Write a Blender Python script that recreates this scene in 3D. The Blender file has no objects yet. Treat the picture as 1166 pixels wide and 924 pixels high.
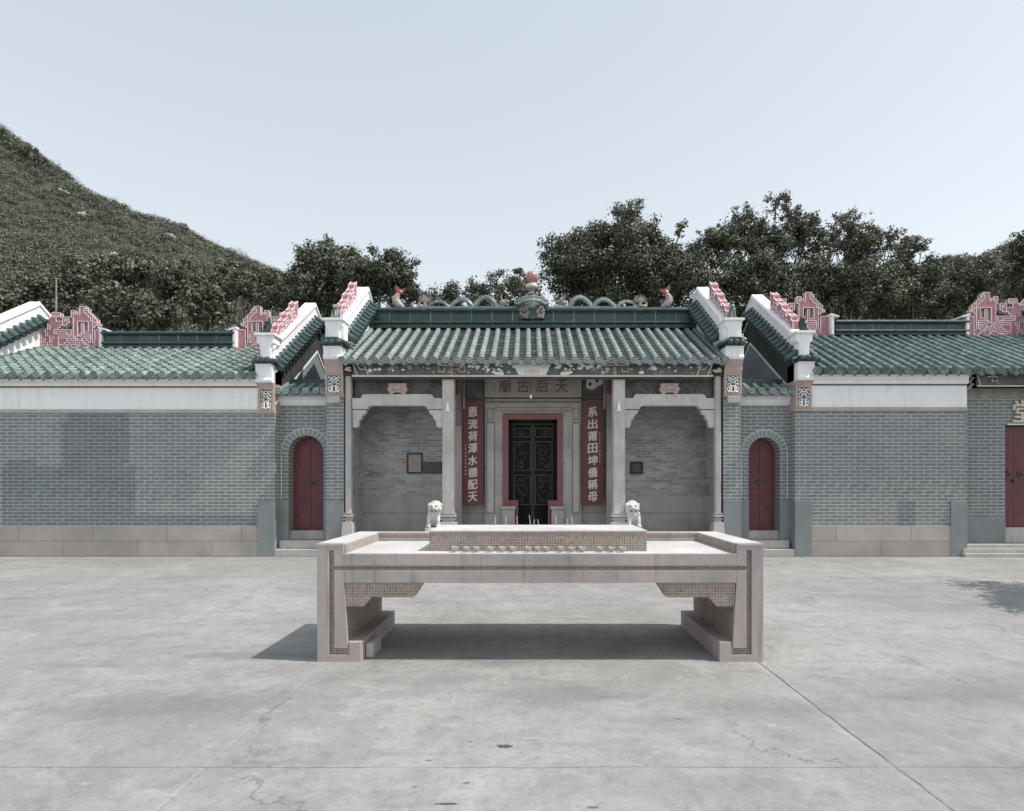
import bpy, bmesh, math, random
import numpy as np
from mathutils import Vector, Matrix, Quaternion
R = math.radians
rnd = random.Random(7)
np.random.seed(7)
sc = bpy.context.scene
col = sc.collection

# ---------------------------------------------------------------- camera, sky, sun, exposure
F = 650.0; VX = 601.5; VY = 552.0; EYE = 1.6            # photo pixels: focal length, vanishing point, eye height
cam_d = bpy.data.cameras.new('camera'); cam = bpy.data.objects.new('camera', cam_d); col.objects.link(cam)
cam.location = (0, 0, EYE); cam.rotation_euler = (R(90), 0, 0)
cam_d.sensor_width = 36; cam_d.lens = 36 * F / 1166
cam_d.shift_x = -(VX - 583) / 1166; cam_d.shift_y = (VY - 462) / 1166
cam_d.clip_start = 0.05; cam_d.clip_end = 3000
sc.camera = cam
SUN = Vector((0.65, -0.10, 1.07)).normalized()
world = bpy.data.worlds.new('World'); sc.world = world; world.use_nodes = True
wn = world.node_tree; bg = wn.nodes['Background']
sky = wn.nodes.new('ShaderNodeTexSky'); sky.sky_type = 'NISHITA'; sky.sun_disc = False
sky.sun_elevation = math.asin(SUN.z); sky.sun_rotation = math.atan2(SUN.x, SUN.y)
sky.altitude = 0; sky.air_density = 1.0; sky.dust_density = 3.0; sky.ozone_density = 1.0
hsv = wn.nodes.new('ShaderNodeHueSaturation'); hsv.inputs['Saturation'].default_value = 0.35; hsv.inputs['Value'].default_value = 1.5
wn.links.new(sky.outputs[0], hsv.inputs['Color'])
tc = wn.nodes.new('ShaderNodeTexCoord'); sx_ = wn.nodes.new('ShaderNodeSeparateXYZ'); wn.links.new(tc.outputs['Generated'], sx_.inputs[0])
rp_ = wn.nodes.new('ShaderNodeValToRGB'); wn.links.new(sx_.outputs[2], rp_.inputs[0]); rp_.color_ramp.interpolation = 'EASE'
rp_.color_ramp.elements[0].position = .05; rp_.color_ramp.elements[0].color = (.88, .96, 1.0, 1); rp_.color_ramp.elements[1].position = .72; rp_.color_ramp.elements[1].color = (.63, .715, .815, 1)
mv_ = wn.nodes.new('ShaderNodeVectorMath'); mv_.operation = 'SCALE'; mv_.inputs[3].default_value = 4.1; wn.links.new(rp_.outputs[0], mv_.inputs[0])
mx_ = wn.nodes.new('ShaderNodeMix'); mx_.data_type = 'RGBA'; mx_.inputs[0].default_value = .8
wn.links.new(hsv.outputs[0], mx_.inputs[6]); wn.links.new(mv_.outputs[0], mx_.inputs[7]); wn.links.new(mx_.outputs[2], bg.inputs['Color'])
bg.inputs['Strength'].default_value = 0.15
sun_d = bpy.data.lights.new('sun', 'SUN'); sun_d.energy = 2.9; sun_d.angle = R(0.55); sun_d.color = (1.0, 0.965, 0.92)
sun = bpy.data.objects.new('sun', sun_d); col.objects.link(sun); sun.location = SUN * 60
sun.rotation_mode = 'QUATERNION'; sun.rotation_quaternion = SUN.to_track_quat('Z', 'Y')
vs = sc.view_settings; vs.view_transform = 'Standard'; vs.look = 'None'; vs.gamma = 1; vs.exposure = 0.54
vs.use_curve_mapping = False

def PX(px, Y): return (px - VX) * Y / F
def PZ(py, Y): return EYE + (VY - py) * Y / F

# ---------------------------------------------------------------- materials
class NT:
    def __init__(s, name):
        s.m = bpy.data.materials.new(name); s.m.use_nodes = True
        s.t = s.m.node_tree; s.b = s.t.nodes['Principled BSDF']; s.pos = None
    def n(s, typ, **kw):
        nd = s.t.nodes.new('ShaderNode' + typ)
        for k, v in kw.items():
            if k.startswith('p_'): setattr(nd, k[2:], v)
        for k, v in kw.items():
            if not k.startswith('p_'): s.set(nd.inputs[int(k[1:]) if k[0] == 'i' and k[1:].isdigit() else k.replace('_', ' ')], v)
        return nd
    def set(s, inp, v):
        if isinstance(v, bpy.types.NodeSocket): s.t.links.new(v, inp)
        elif isinstance(v, bpy.types.Node): s.t.links.new(v.outputs[0], inp)
        else: inp.default_value = v
    def P(s):
        if s.pos is None: s.pos = s.n('NewGeometry').outputs['Position']
        return s.pos
    def math(s, op, a, b=None, c=None, clamp=False):
        nd = s.n('Math', p_operation=op, p_use_clamp=clamp); s.set(nd.inputs[0], a)
        if b is not None: s.set(nd.inputs[1], b)
        if c is not None: s.set(nd.inputs[2], c)
        return nd.outputs[0]
    def mix(s, f, a, b, mode='MIX'):
        nd = s.n('Mix', p_data_type='RGBA', p_blend_type=mode)
        s.set(nd.inputs[0], f); s.set(nd.inputs[6], a); s.set(nd.inputs[7], b)
        return nd.outputs[2]
    def noise(s, scale, detail=4, rough=.55, vec=None, dist=0):
        return s.n('TexNoise', Vector=vec if vec is not None else s.P(), Scale=scale, Detail=detail, Roughness=rough, Distortion=dist).outputs[0]
    def ramp(s, f, a, b):     # linear remap clamp
        nd = s.n('MapRange', Value=f); nd.clamp = True
        nd.inputs[1].default_value = a; nd.inputs[2].default_value = b
        return nd.outputs[0]
    def mapping(s, scale=(1, 1, 1), vec=None, loc=(0, 0, 0)):
        return s.n('Mapping', Vector=vec if vec is not None else s.P(), Scale=scale, Location=loc).outputs[0]
    def wallvec(s):           # (x+y, z, 0): works on walls in both directions
        sp = s.n('SeparateXYZ', i0=s.P())
        a = s.math('ADD', sp.outputs[0], sp.outputs[1])
        return s.n('CombineXYZ', i0=a, i1=sp.outputs[2]).outputs[0]
    def xyz(s):
        sp = s.n('SeparateXYZ', i0=s.P()); return sp.outputs[0], sp.outputs[1], sp.outputs[2]
    def attr(s, name='tint'):
        return s.n('Attribute', p_attribute_name=name).outputs['Fac']
    def bump(s, h, strength=.3, dist=.01):
        b = s.n('Bump', Height=h, Strength=strength, Distance=dist); s.set(s.b.inputs['Normal'], b.outputs[0])
    def out(s, c, rough=.7, spec=None, coat=None):
        s.set(s.b.inputs['Base Color'], c); s.set(s.b.inputs['Roughness'], rough)
        if spec is not None: s.b.inputs['Specular IOR Level'].default_value = spec
        if coat: s.b.inputs['Coat Weight'].default_value = coat; s.b.inputs['Coat Roughness'].default_value = .12
        return s.m
def C3(r, g, b): return (r, g, b, 1)
M = {}

def simple(name, c, var=.15, rough=.7, scale=6, bump=.15, coat=None, fine=60, spec=None):
    t = NT(name); n1 = t.noise(scale, 5, .6); n2 = t.noise(fine, 3)
    dark = C3(*[x * (1 - var * 1.6) for x in c]); light = C3(*[min(1, x * (1 + var)) for x in c])
    cc = t.mix(t.ramp(n1, .3, .7), dark, light)
    cc = t.mix(t.math('MULTIPLY', t.ramp(n2, .45, .75), .25), cc, C3(*[x * .6 for x in c]))
    t.bump(n2, bump, .004)
    M[name] = t.out(cc, rough, spec, coat); return M[name]

def brick_mat(name, c1, c2, mortar, w=.277, h=.077, ms=.0055, patches=None, grime=.25, offs=.5, loc=(0, 0, 0), patchy=0.0, bumpy=.5):
    t = NT(name); v = t.mapping(vec=t.wallvec(), loc=loc)
    wob = t.noise(9, 2)
    br = t.n('TexBrick', Vector=v, Color1=C3(*c1), Color2=C3(*c2), Mortar=C3(*mortar), Scale=1, p_offset=offs)
    br.inputs['Mortar Size'].default_value = ms; br.inputs['Mortar Smooth'].default_value = .3
    br.inputs['Bias'].default_value = 0; br.inputs['Brick Width'].default_value = w; br.inputs['Row Height'].default_value = h
    c = br.outputs[0]
    big = t.noise(.7, 4, .6); mid = t.noise(4, 5, .65); fine = t.noise(90, 3)
    c = t.mix(t.math('MULTIPLY', t.ramp(big, .42, .62), grime), c, t.mix(1, c, C3(.72, .74, .77), 'MULTIPLY'))
    c = t.mix(t.math('MULTIPLY', t.ramp(mid, .5, .75), .30), c, t.mix(.5, c, C3(.42, .44, .44)))
    if patches:      # repainted patches with straight edges
        x, y, z = t.xyz()
        zz = t.math('MULTIPLY', t.math('FLOOR', t.math('DIVIDE', z, .077)), .077)
        tot = None
        for (x0, x1, z0, z1) in patches:
            m = t.math('MULTIPLY', t.math('MULTIPLY', t.math('GREATER_THAN', x, x0), t.math('LESS_THAN', x, x1)),
                       t.math('MULTIPLY', t.math('GREATER_THAN', zz, z0), t.math('LESS_THAN', zz, z1)))
            tot = m if tot is None else t.math('MAXIMUM', tot, m)
        c = t.mix(t.math('MULTIPLY', tot, .9), c, t.mix(1, c, C3(.70, .74, .77), 'MULTIPLY'))
    if patchy:
        cell = t.n('TexWhiteNoise', p_noise_dimensions='3D').outputs[0]
        pale = t.noise(2.2, 6, .7)
        c = t.mix(t.math('MULTIPLY', t.ramp(pale, .52, .72), patchy * .8), c, t.mix(.5, c, C3(.46, .46, .45)))
        dk = t.noise(1.3, 5, .7, vec=t.mapping(loc=(5, 2, 9)))
        c = t.mix(t.math('MULTIPLY', t.ramp(dk, .5, .7), patchy), c, t.mix(1, c, C3(.6, .6, .6), 'MULTIPLY'))
    c = t.mix(t.math('MULTIPLY', fine, .15), c, C3(.1, .11, .12))
    hgt = t.math('ADD', t.math('MULTIPLY', br.outputs[1], -1.0), t.math('MULTIPLY', fine, .25))
    t.bump(hgt, bumpy, .004)
    M[name] = t.out(c, .75, .3); return M[name]

brick_mat('grey_brick', (.205, .220, .217), (.255, .268, .262), (.60, .615, .60), ms=.0072,
          patches=[(PX(77, 12.68), PX(147, 12.68), 2.05, 3.24), (PX(70, 12.68), PX(141, 12.68), 1.55, 3.0),
                   (PX(2, 12.68), PX(154, 12.68), .6, 2.0), (PX(7, 12.68), PX(42, 12.68), 1.9, 2.15),
                   (8.2, 8.6, .6, 1.2), (-9.3, -6.0, -1, .9)])
brick_mat('gate_brick', (.185, .200, .198), (.22, .235, .23), (.58, .60, .585), grime=.25, ms=.007)
brick_mat('old_brick', (.28, .275, .26), (.46, .45, .43), (.55, .54, .52), w=.26, h=.066, ms=.0042, patchy=.8, grime=.45)
brick_mat('mosaic', (.24, .17, .13), (.37, .29, .235), (.52, .48, .45), w=.026, h=.026, ms=.0022, offs=0, grime=.6, patchy=.5, bumpy=.3)
brick_mat('granite_block', (.42, .375, .325), (.52, .47, .415), (.13, .12, .11), w=1.65, h=.335, ms=.005, offs=.4, grime=.7, loc=(.3, -.01, 0), patchy=.4, bumpy=.4)

def granite(name, c, speck=.35, var=.18, rough=.75, rust=.0, streak=0):
    t = NT(name); a = t.noise(1.5, 6, .65); b = t.noise(160, 2); d = t.noise(14, 5, .7)
    cc = t.mix(t.ramp(a, .35, .68), C3(*[x * (1 - var) for x in c]), C3(*[x * (1 + var * .6) for x in c]))
    cc = t.mix(t.math('MULTIPLY', t.ramp(b, .5, .68), speck), cc, C3(*[x * .45 for x in c]))
    st = t.noise(1, 5, .6, vec=t.mapping((7, 7, .9)))
    cc = t.mix(t.math('MULTIPLY', t.ramp(st, .53, .74), .35), cc, C3(*[x * .55 for x in c]))
    if streak:
        s1 = t.noise(1, 4, .7, vec=t.mapping((16, 16, 1.1)))
        cc = t.mix(t.math('MULTIPLY', t.ramp(s1, .56, .72), streak), cc, C3(*[x * .42 for x in c]))
        cc = t.mix(t.math('MULTIPLY', t.ramp(t.noise(5.5, 8, .8), .60, .70), streak), cc, C3(*[x * .5 for x in c]))
    if rust:
        cc = t.mix(t.math('MULTIPLY', t.ramp(t.noise(3, 5), .5, .7), rust), cc, C3(.38, .25, .2))
    t.bump(t.math('ADD', d, b), .2, .004)
    M[name] = t.out(cc, rough, .35); return M[name]
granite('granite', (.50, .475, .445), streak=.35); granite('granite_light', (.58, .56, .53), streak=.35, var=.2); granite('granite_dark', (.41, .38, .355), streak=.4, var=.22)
granite('table_stone', (.47, .415, .40), speck=.5, var=.24, rust=.3, streak=.6); granite('table_top', (.54, .525, .505), speck=.4, streak=.35)
granite('lion_stone', (.66, .65, .625), speck=.15)
granite('stone_pink', (.50, .395, .36), speck=.3)
granite('white_paint', (.90, .90, .895), speck=.0, var=.04, rough=.6, streak=.05)
simple('trim_white', (.80, .79, .78), .05, .6, 8, .1)
simple('cement', (.24, .26, .258), .1, .7, 2, .15)
simple('black_band', (.052, .052, .054), .22, .85, 2.5, .1)
simple('gable_grey', (.23, .26, .28), .1, .8, 2, .1)
simple('red_door', (.145, .04, .045), .2, .5, 5, .1)
simple('board_red', (.125, .030, .037), .12, .45, 4, .05)
simple('frame_red', (.23, .085, .095), .1, .6, 4, .1)
simple('pink_paint', (.48, .21, .235), .1, .6, 12, .1)
simple('pink_white', (.82, .74, .74), .05, .6, 12, .1)
simple('gold', (.68, .60, .50), .12, .5, 20, .05)
simple('engraved', (.19, .105, .09), .2, .8, 20, .05)
simple('dark_door', (.010, .014, .013), .2, .75, 12, .1, spec=.15)
simple('dark_door_trim', (.085, .085, .07), .25, .6, 12, .1)
simple('black', (.015, .015, .016), .1, .5, 10, .05)
simple('iron', (.09, .085, .08), .2, .5, 30, .1)
simple('paper', (.42, .34, .27), .1, .7, 10, .02)
simple('slate', (.045, .048, .05), .2, .6, 20, .02)
simple('groove_shade', (.20, .175, .16), .2, .85, 8, .1)
simple('plaster_old', (.30, .285, .27), .25, .85, 3, .1)
simple('red_paint', (.30, .055, .05), .2, .6, 9, .05)
simple('wood_brown', (.16, .11, .085), .2, .7, 7, .1)
simple('bark', (.11, .09, .07), .3, .9, 5, .5)
simple('glaze_pink', (.44, .22, .21), .15, .35, 15, .1, coat=.2)
simple('glaze_cream', (.62, .56, .50), .2, .4, 25, .1, coat=.2)
simple('glaze_red', (.36, .10, .085), .2, .35, 25, .1, coat=.2)
simple('incense', (.52, .46, .44), .1, .7, 20, .05)
simple('ceramic_cup', (.50, .46, .43), .12, .45, 40, .1, coat=.15)

def glaze(name, a, b, lime, rough=.32, lt=(.50, .74)):
    t = NT(name); tint = t.attr(); n = t.noise(7, 5, .65); f = t.noise(45, 4, .6)
    c = t.mix(tint, C3(*a), C3(*b))
    c = t.mix(t.math('MULTIPLY', t.ramp(n, *lt), .7), c, C3(*lime))
    c = t.mix(t.math('MULTIPLY', t.ramp(f, .55, .72), .55), c, C3(*[x * .45 for x in a]))
    t.bump(f, .3, .005)
    M[name] = t.out(c, t.math('ADD', t.math('MULTIPLY', n, .35), rough - .12), .5); return M[name]
glaze('tile_teal', (.15, .18, .17), (.26, .295, .283), (.42, .44, .425), rough=.5)
glaze('tile_deep', (.045, .085, .078), (.13, .185, .172), (.38, .43, .41), rough=.34)
glaze('tile_pan', (.05, .072, .067), (.115, .145, .137), (.22, .25, .24))
glaze('ridge_teal', (.020, .045, .042), (.045, .08, .075), (.16, .21, .20), rough=.28, lt=(.55, .8))
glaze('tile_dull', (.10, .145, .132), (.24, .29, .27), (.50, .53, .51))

def painted(name, base, cols, scale=9, seedloc=0):
    t = NT(name); c = t.mix(t.ramp(t.noise(3, 4), .35, .65), C3(*base), C3(*[x * 1.7 for x in base]))
    for i, (k, th) in enumerate(cols):
        n = t.noise(scale * (1 + .25 * i), 4, .55, vec=t.mapping(loc=(seedloc + 3.1 * i, 1.7 * i, 9.3 * i)), dist=1.2)
        c = t.mix(t.math('MULTIPLY', t.ramp(n, th, th + .035), .85), c, C3(*k))
    M[name] = t.out(c, .6); return M[name]
painted('fascia_paint', (.075, .085, .083), [((.06, .115, .105), .57), ((.40, .38, .35), .63), ((.36, .17, .15), .665), ((.62, .58, .53), .68), ((.03, .04, .04), .66)], 7)
painted('frieze_paint', (.095, .095, .09), [((.16, .17, .16), .54), ((.045, .07, .065), .58), ((.28, .25, .22), .67), ((.02, .025, .025), .68)], 7, 20)
painted('clay_mix', (.27, .26, .245), [((.36, .20, .18), .5), ((.10, .20, .19), .56), ((.65, .6, .55), .62), ((.06, .07, .07), .66)], 30, 5)

def leafmat(name, a, b, c_, trans=.12):
    t = NT(name); tint = t.attr()
    c = t.mix(tint, C3(*a), C3(*b))
    c = t.mix(t.ramp(t.noise(.35, 3), .45, .7), c, C3(*c_))
    m = t.out(c, .55, .35)
    return m
def lm(name, a, b, c_): M[name] = leafmat(name, a, b, c_)
lm('leaf_dark', (0.042, 0.051, 0.031), (0.165, 0.177, 0.116), (0.092, 0.104, 0.066))
lm('leaf_mid', (0.054, 0.064, 0.039), (0.201, 0.206, 0.136), (0.124, 0.132, 0.085))
lm('leaf_dry', (0.073, 0.076, 0.050), (0.236, 0.230, 0.159), (0.147, 0.150, 0.098))
lm('leaf_hill', (.066, .072, .047), (.185, .188, .13), (.115, .12, .078))

def ground_mat():
    t = NT('concrete'); x, y, z = t.xyz()
    big = t.noise(.45, 6, .6, dist=.6); mid = t.noise(2.6, 12, .78, dist=.3); fine = t.noise(70, 3, .6); sm = t.noise(13, 8, .8)
    c = t.mix(t.ramp(big, .36, .64), C3(.262, .255, .242), C3(.345, .337, .322))
    c = t.mix(t.math('MULTIPLY', t.ramp(mid, .47, .66), .72), c, C3(.19, .189, .185))
    c = t.mix(t.math('MULTIPLY', t.ramp(t.noise(1.1, 6, .7, vec=t.mapping(loc=(9, 4, 0)), dist=1.0), .53, .68), .6), c, C3(.385, .38, .37))
    c = t.mix(t.math('MULTIPLY', t.ramp(sm, .48, .66), .5), c, C3(.16, .16, .158))
    c = t.mix(t.math('MULTIPLY', t.ramp(t.noise(1.0, 5, .65, vec=t.mapping((.6, 2.4, 1), loc=(3, 8, 0))), .55, .7), .5), c, C3(.155, .157, .157))
    # pale lime scratches
    c = t.mix(t.math('MULTIPLY', t.ramp(t.noise(1.7, 9, .78, vec=t.mapping((1, 1.8, 1), loc=(31, 2, 0)), dist=2), .60, .66), .5), c, C3(.46, .455, .44))
    c = t.mix(t.math('MULTIPLY', t.ramp(fine, .45, .8), .35), c, C3(.15, .15, .15))
    c = t.mix(t.math('MULTIPLY', t.ramp(t.noise(38, 2, .5), .70, .74), .5), c, C3(.09, .09, .09))
    wob = t.math('MULTIPLY', t.math('SUBTRACT', t.noise(1.2, 8, .75), .5), .07)
    def line(coord, at, w, strength, colr, lo=None, hi=None, other=None):
        nonlocal c
        d = t.math('ABSOLUTE', t.math('ADD', t.math('SUBTRACT', coord, at), wob))
        m = t.math('MULTIPLY', t.math('SUBTRACT', 1, t.ramp(d, w * .5, w * 1.4)), strength)
        if lo is not None: m = t.math('MULTIPLY', m, t.math('GREATER_THAN', other, lo))
        if hi is not None: m = t.math('MULTIPLY', m, t.math('LESS_THAN', other, hi))
        m = t.math('MULTIPLY', m, t.ramp(t.noise(2.2, 4), .25, .5))
        c = t.mix(m, c, colr); return m
    m = line(x, 2.075, .0075, 1.0, C3(.035, .035, .035), -9, 5.2, y)
    line(x, 2.05, .03, .2, C3(.42, .41, .40), -9, 5.2, y)
    line(x, -1.83, .012, .22, C3(.40, .395, .38)); line(x, -1.815, .004, .35, C3(.12, .12, .12))
    line(x, 6.0, .007, .8, C3(.09, .09, .09)); line(x, -5.75, .007, .5, C3(.14, .14, .14))
    line(x, 2.075, .006, .35, C3(.12, .12, .12), 6.5, 13, y)
    line(y, 3.23, .0045, .75, C3(.10, .10, .10)); line(y, 7.2, .008, .5, C3(.13, .13, .13)); line(y, 11.2, .01, .5, C3(.14, .14, .14))
    line(y, .2, .006, .7, C3(.1, .1, .1))
    # hairline cracks from a warped voronoi
    nv_ = t.n('TexNoise', Vector=t.P(), Scale=1.6, Detail=8, Roughness=.7).outputs['Color']
    wv = t.n('VectorMath', p_operation='MULTIPLY_ADD', i0=nv_, i1=(.9, .9, 0), i2=t.P()).outputs[0]
    vor = t.n('TexVoronoi', Vector=wv, Scale=.42, p_feature='DISTANCE_TO_EDGE').outputs[0]
    ck = t.math('MULTIPLY', t.math('SUBTRACT', 1, t.ramp(vor, .0015, .005)), t.ramp(t.noise(.9, 3), .52, .62))
    c = t.mix(t.math('MULTIPLY', ck, .6), c, C3(.07, .07, .07))
    # fine scuffs and grit
    c = t.mix(t.math('MULTIPLY', t.ramp(t.noise(4.5, 9, .82, dist=.3), .56, .66), .38), c, C3(.15, .148, .143))
    c = t.mix(t.math('MULTIPLY', t.ramp(t.noise(6, 9, .85, vec=t.mapping((1, 1.6, 1), loc=(7, 7, 0))), .60, .68), .35), c, C3(.43, .425, .41))
    # dark oily spots
    wx = t.math('MULTIPLY', t.math('SUBTRACT', t.noise(34, 6, .75), .5), .30)
    for (sx, sy, rx, ry, k) in [(-.15, 3.49, .055, .026, .9), (-.58, 3.31, .02, .012, .6), (-.41, 2.86, .06, .011, .95), (-.33, 3.06, .02, .014, .6),
                                (-.36, 3.55, .02, .012, .5), (1.02, 3.9, .03, .015, .4), (-.6, 3.02, .014, .01, .5), (.32, 2.83, .03, .01, .7), (-.95, 3.6, .018, .01, .4)]:
        dx = t.math('DIVIDE', t.math('SUBTRACT', x, sx), rx); dy = t.math('DIVIDE', t.math('SUBTRACT', y, sy), ry)
        d = t.math('SQRT', t.math('ADD', t.math('MULTIPLY', dx, dx), t.math('MULTIPLY', dy, dy)))
        d = t.math('ADD', d, t.math('MULTIPLY', wx, 9))
        c = t.mix(t.math('MULTIPLY', t.math('SUBTRACT', 1, t.ramp(d, .8, 1.15)), k), c, C3(.055, .052, .05))
    # large soft damp marks
    for (sx, sy, rx, ry, k) in [(.25, 4.35, .75, .32, .45), (-2.5, 4.1, 1.1, .35, .45), (3.4, 4.4, 1.3, .5, .4), (1.7, 4.1, .7, .25, .25), (-2.6, 5.35, .9, .16, .5), (.8, 3.0, .6, .2, .25), (3.0, 3.2, .5, .25, .45), (-.9, 4.6, .5, .2, .3)]:
        dx = t.math('DIVIDE', t.math('SUBTRACT', x, sx), rx); dy = t.math('DIVIDE', t.math('SUBTRACT', y, sy), ry)
        d = t.math('SQRT', t.math('ADD', t.math('MULTIPLY', dx, dx), t.math('MULTIPLY', dy, dy)))
        d = t.math('ADD', d, t.math('MULTIPLY', t.math('SUBTRACT', t.noise(5, 8, .75), .5), 2.2))
        c = t.mix(t.math('MULTIPLY', t.math('SUBTRACT', 1, t.ramp(d, .4, 1.1)), k), c, C3(.135, .135, .133))
    # dusty dirt along the foot of the wall
    t.bump(t.math('ADD', t.math('ADD', fine, t.math('MULTIPLY', sm, 1.0)), t.math('MULTIPLY', m, -3)), .35, .006)
    M['concrete'] = t.out(c, .78, .3)
ground_mat()

# ---------------------------------------------------------------- mesh collector
SPLIT = {'porch_brick_wall', 'porch_dado', 'cement_dado', 'leg_lining', 'pale_brick_patch', 'brick_wall', 'granite_base', 'stone_surround', 'panel_border', 'cross_beam', 'inner_frame', 'front_frame', 'arch_wall', 'stone_moulding', 'scroll_mark', 'string_course', 'verge_tiles', 'mortar_joint', 'white_carving', 'pink_carving', 'cloud_scroll', 'small_inscription', 'frieze_carving', 'table_core', 'corbel'}
class MB:
    def __init__(s): s.v = []; s.f = []; s.t = []; s.tint = None; s.c = []
    def add(s, vs, fs, tint=None):
        o = len(s.v); s.v += [tuple(p) for p in vs]; s.c.append((o, len(s.v), len(s.f), len(s.f) + len(fs)))
        s.f += [tuple(i + o for i in q) for q in fs]
        tv = tint if tint is not None else (s.tint if s.tint is not None else rnd.random())
        s.t += [tv] * len(fs); return s
    def box(s, x0, x1, y0, y1, z0, z1, tint=None):
        return s.add([(x0, y0, z0), (x1, y0, z0), (x1, y1, z0), (x0, y1, z0), (x0, y0, z1), (x1, y0, z1), (x1, y1, z1), (x0, y1, z1)],
                     [(0, 3, 2, 1), (4, 5, 6, 7), (0, 1, 5, 4), (1, 2, 6, 5), (2, 3, 7, 6), (3, 0, 4, 7)], tint)
    def obox(s, c, ax, ay, az, tint=None):   # oriented box: centre and three half-axis vectors
        c = Vector(c); ax = Vector(ax); ay = Vector(ay); az = Vector(az)
        P = [c + i * ax + j * ay + k * az for k in (-1, 1) for (i, j) in ((-1, -1), (1, -1), (1, 1), (-1, 1))]
        return s.add(P, [(0, 3, 2, 1), (4, 5, 6, 7), (0, 1, 5, 4), (1, 2, 6, 5), (2, 3, 7, 6), (3, 0, 4, 7)], tint)
    def prism(s, poly, axis, a, b, tint=None):   # axis 'y': poly (x,z); axis 'x': poly (y,z); axis 'z': poly (x,y)
        n = len(poly)
        mk = {'y': lambda p, w: (p[0], w, p[1]), 'x': lambda p, w: (w, p[0], p[1]), 'z': lambda p, w: (p[0], p[1], w)}[axis]
        vs_ = [mk(p, a) for p in poly] + [mk(p, b) for p in poly]
        fs = [tuple(range(n)), tuple(range(2 * n - 1, n - 1, -1))] + [(i, i + n, (i + 1) % n + n, (i + 1) % n) for i in range(n)]
        return s.add(vs_, fs, tint)
    def tube(s, path, rad, n=8, closed_ends=True, flat=1.0, tint=None, up=None):
        path = [Vector(p) for p in path]; k = len(path); rad = rad if hasattr(rad, '__len__') else [rad] * k
        vs_ = []; prev = None
        for i, p in enumerate(path):
            d = (path[min(i + 1, k - 1)] - path[max(i - 1, 0)]).normalized()
            u0 = Vector(up) if up else (prev if prev is not None else (Vector((0, 0, 1)) if abs(d.z) < .9 else Vector((0, 1, 0))))
            a = (u0 - d * u0.dot(d)).normalized(); b = d.cross(a); prev = a
            for j in range(n):
                th = 2 * math.pi * j / n
                vs_.append(p + (a * math.cos(th) + b * math.sin(th) * flat) * rad[i])
        fs = [(i * n + j, i * n + (j + 1) % n, (i + 1) * n + (j + 1) % n, (i + 1) * n + j) for i in range(k - 1) for j in range(n)]
        if closed_ends: fs += [tuple(range(n - 1, -1, -1)), tuple((k - 1) * n + j for j in range(n))]
        return s.add(vs_, fs, tint)
    def lathe(s, c, prof, n=20, tint=None):
        vs_ = [(c[0] + r * math.cos(2 * math.pi * j / n), c[1] + r * math.sin(2 * math.pi * j / n), c[2] + z) for (r, z) in prof for j in range(n)]
        k = len(prof)
        fs = [(i * n + j, i * n + (j + 1) % n, (i + 1) * n + (j + 1) % n, (i + 1) * n + j) for i in range(k - 1) for j in range(n)]
        fs += [tuple(range(n - 1, -1, -1)), tuple((k - 1) * n + j for j in range(n))]
        return s.add(vs_, fs, tint)
    def ball(s, c, r, n=12, tint=None, rot=None):
        r = r if hasattr(r, '__len__') else (r, r, r); m = max(4, n // 2); vs_ = []
        for i in range(1, m):
            ph = math.pi * i / m
            for j in range(n):
                th = 2 * math.pi * j / n
                p = Vector((r[0] * math.sin(ph) * math.cos(th), r[1] * math.sin(ph) * math.sin(th), r[2] * math.cos(ph)))
                if rot is not None: p = rot @ p
                vs_.append(p + Vector(c))
        tp = Vector((0, 0, r[2])); bt = Vector((0, 0, -r[2]))
        if rot is not None: tp = rot @ tp; bt = rot @ bt
        vs_ += [tp + Vector(c), bt + Vector(c)]; T = len(vs_) - 2; B = T + 1
        fs = [(i * n + j, (i + 1) * n + j, (i + 1) * n + (j + 1) % n, i * n + (j + 1) % n) for i in range(m - 2) for j in range(n)]
        fs += [(T, j, (j + 1) % n) for j in range(n)] + [(B, (m - 2) * n + (j + 1) % n, (m - 2) * n + j) for j in range(n)]
        return s.add(vs_, fs, tint)
    def clusters(s):
        bb = []
        for (v0, v1, f0, f1) in s.c:
            P = s.v[v0:v1]; bb.append([min(p[i] for p in P) - .01 for i in range(3)] + [max(p[i] for p in P) + .01 for i in range(3)])
        par = list(range(len(bb)))
        def find(i):
            while par[i] != i: i = par[i]
            return i
        for i in range(len(bb)):
            for j in range(i):
                if all(bb[i][k] <= bb[j][k + 3] and bb[j][k] <= bb[i][k + 3] for k in range(3)): par[find(i)] = find(j)
        out = {}
        for i in range(len(bb)): out.setdefault(find(i), []).append(i)
        return list(out.values())
    def build(s, name, mat, parent=None, smooth=False, bevel=0, remesh=0, fixn=True):
        if name in SPLIT and parent is not None and len(s.c) > 1:
            cl = s.clusters()
            if len(cl) > 1:
                r = None
                for g_ in cl:
                    q = MB()
                    for i in g_:
                        v0, v1, f0, f1 = s.c[i]; q.add(s.v[v0:v1], [tuple(x - v0 for x in f) for f in s.f[f0:f1]], s.t[f0])
                    r = r or q._build(name, mat, parent, smooth, bevel, remesh, fixn) if r is None else (q._build(name, mat, parent, smooth, bevel, remesh, fixn), r)[1]
                return r
        return s._build(name, mat, parent, smooth, bevel, remesh, fixn)
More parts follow.
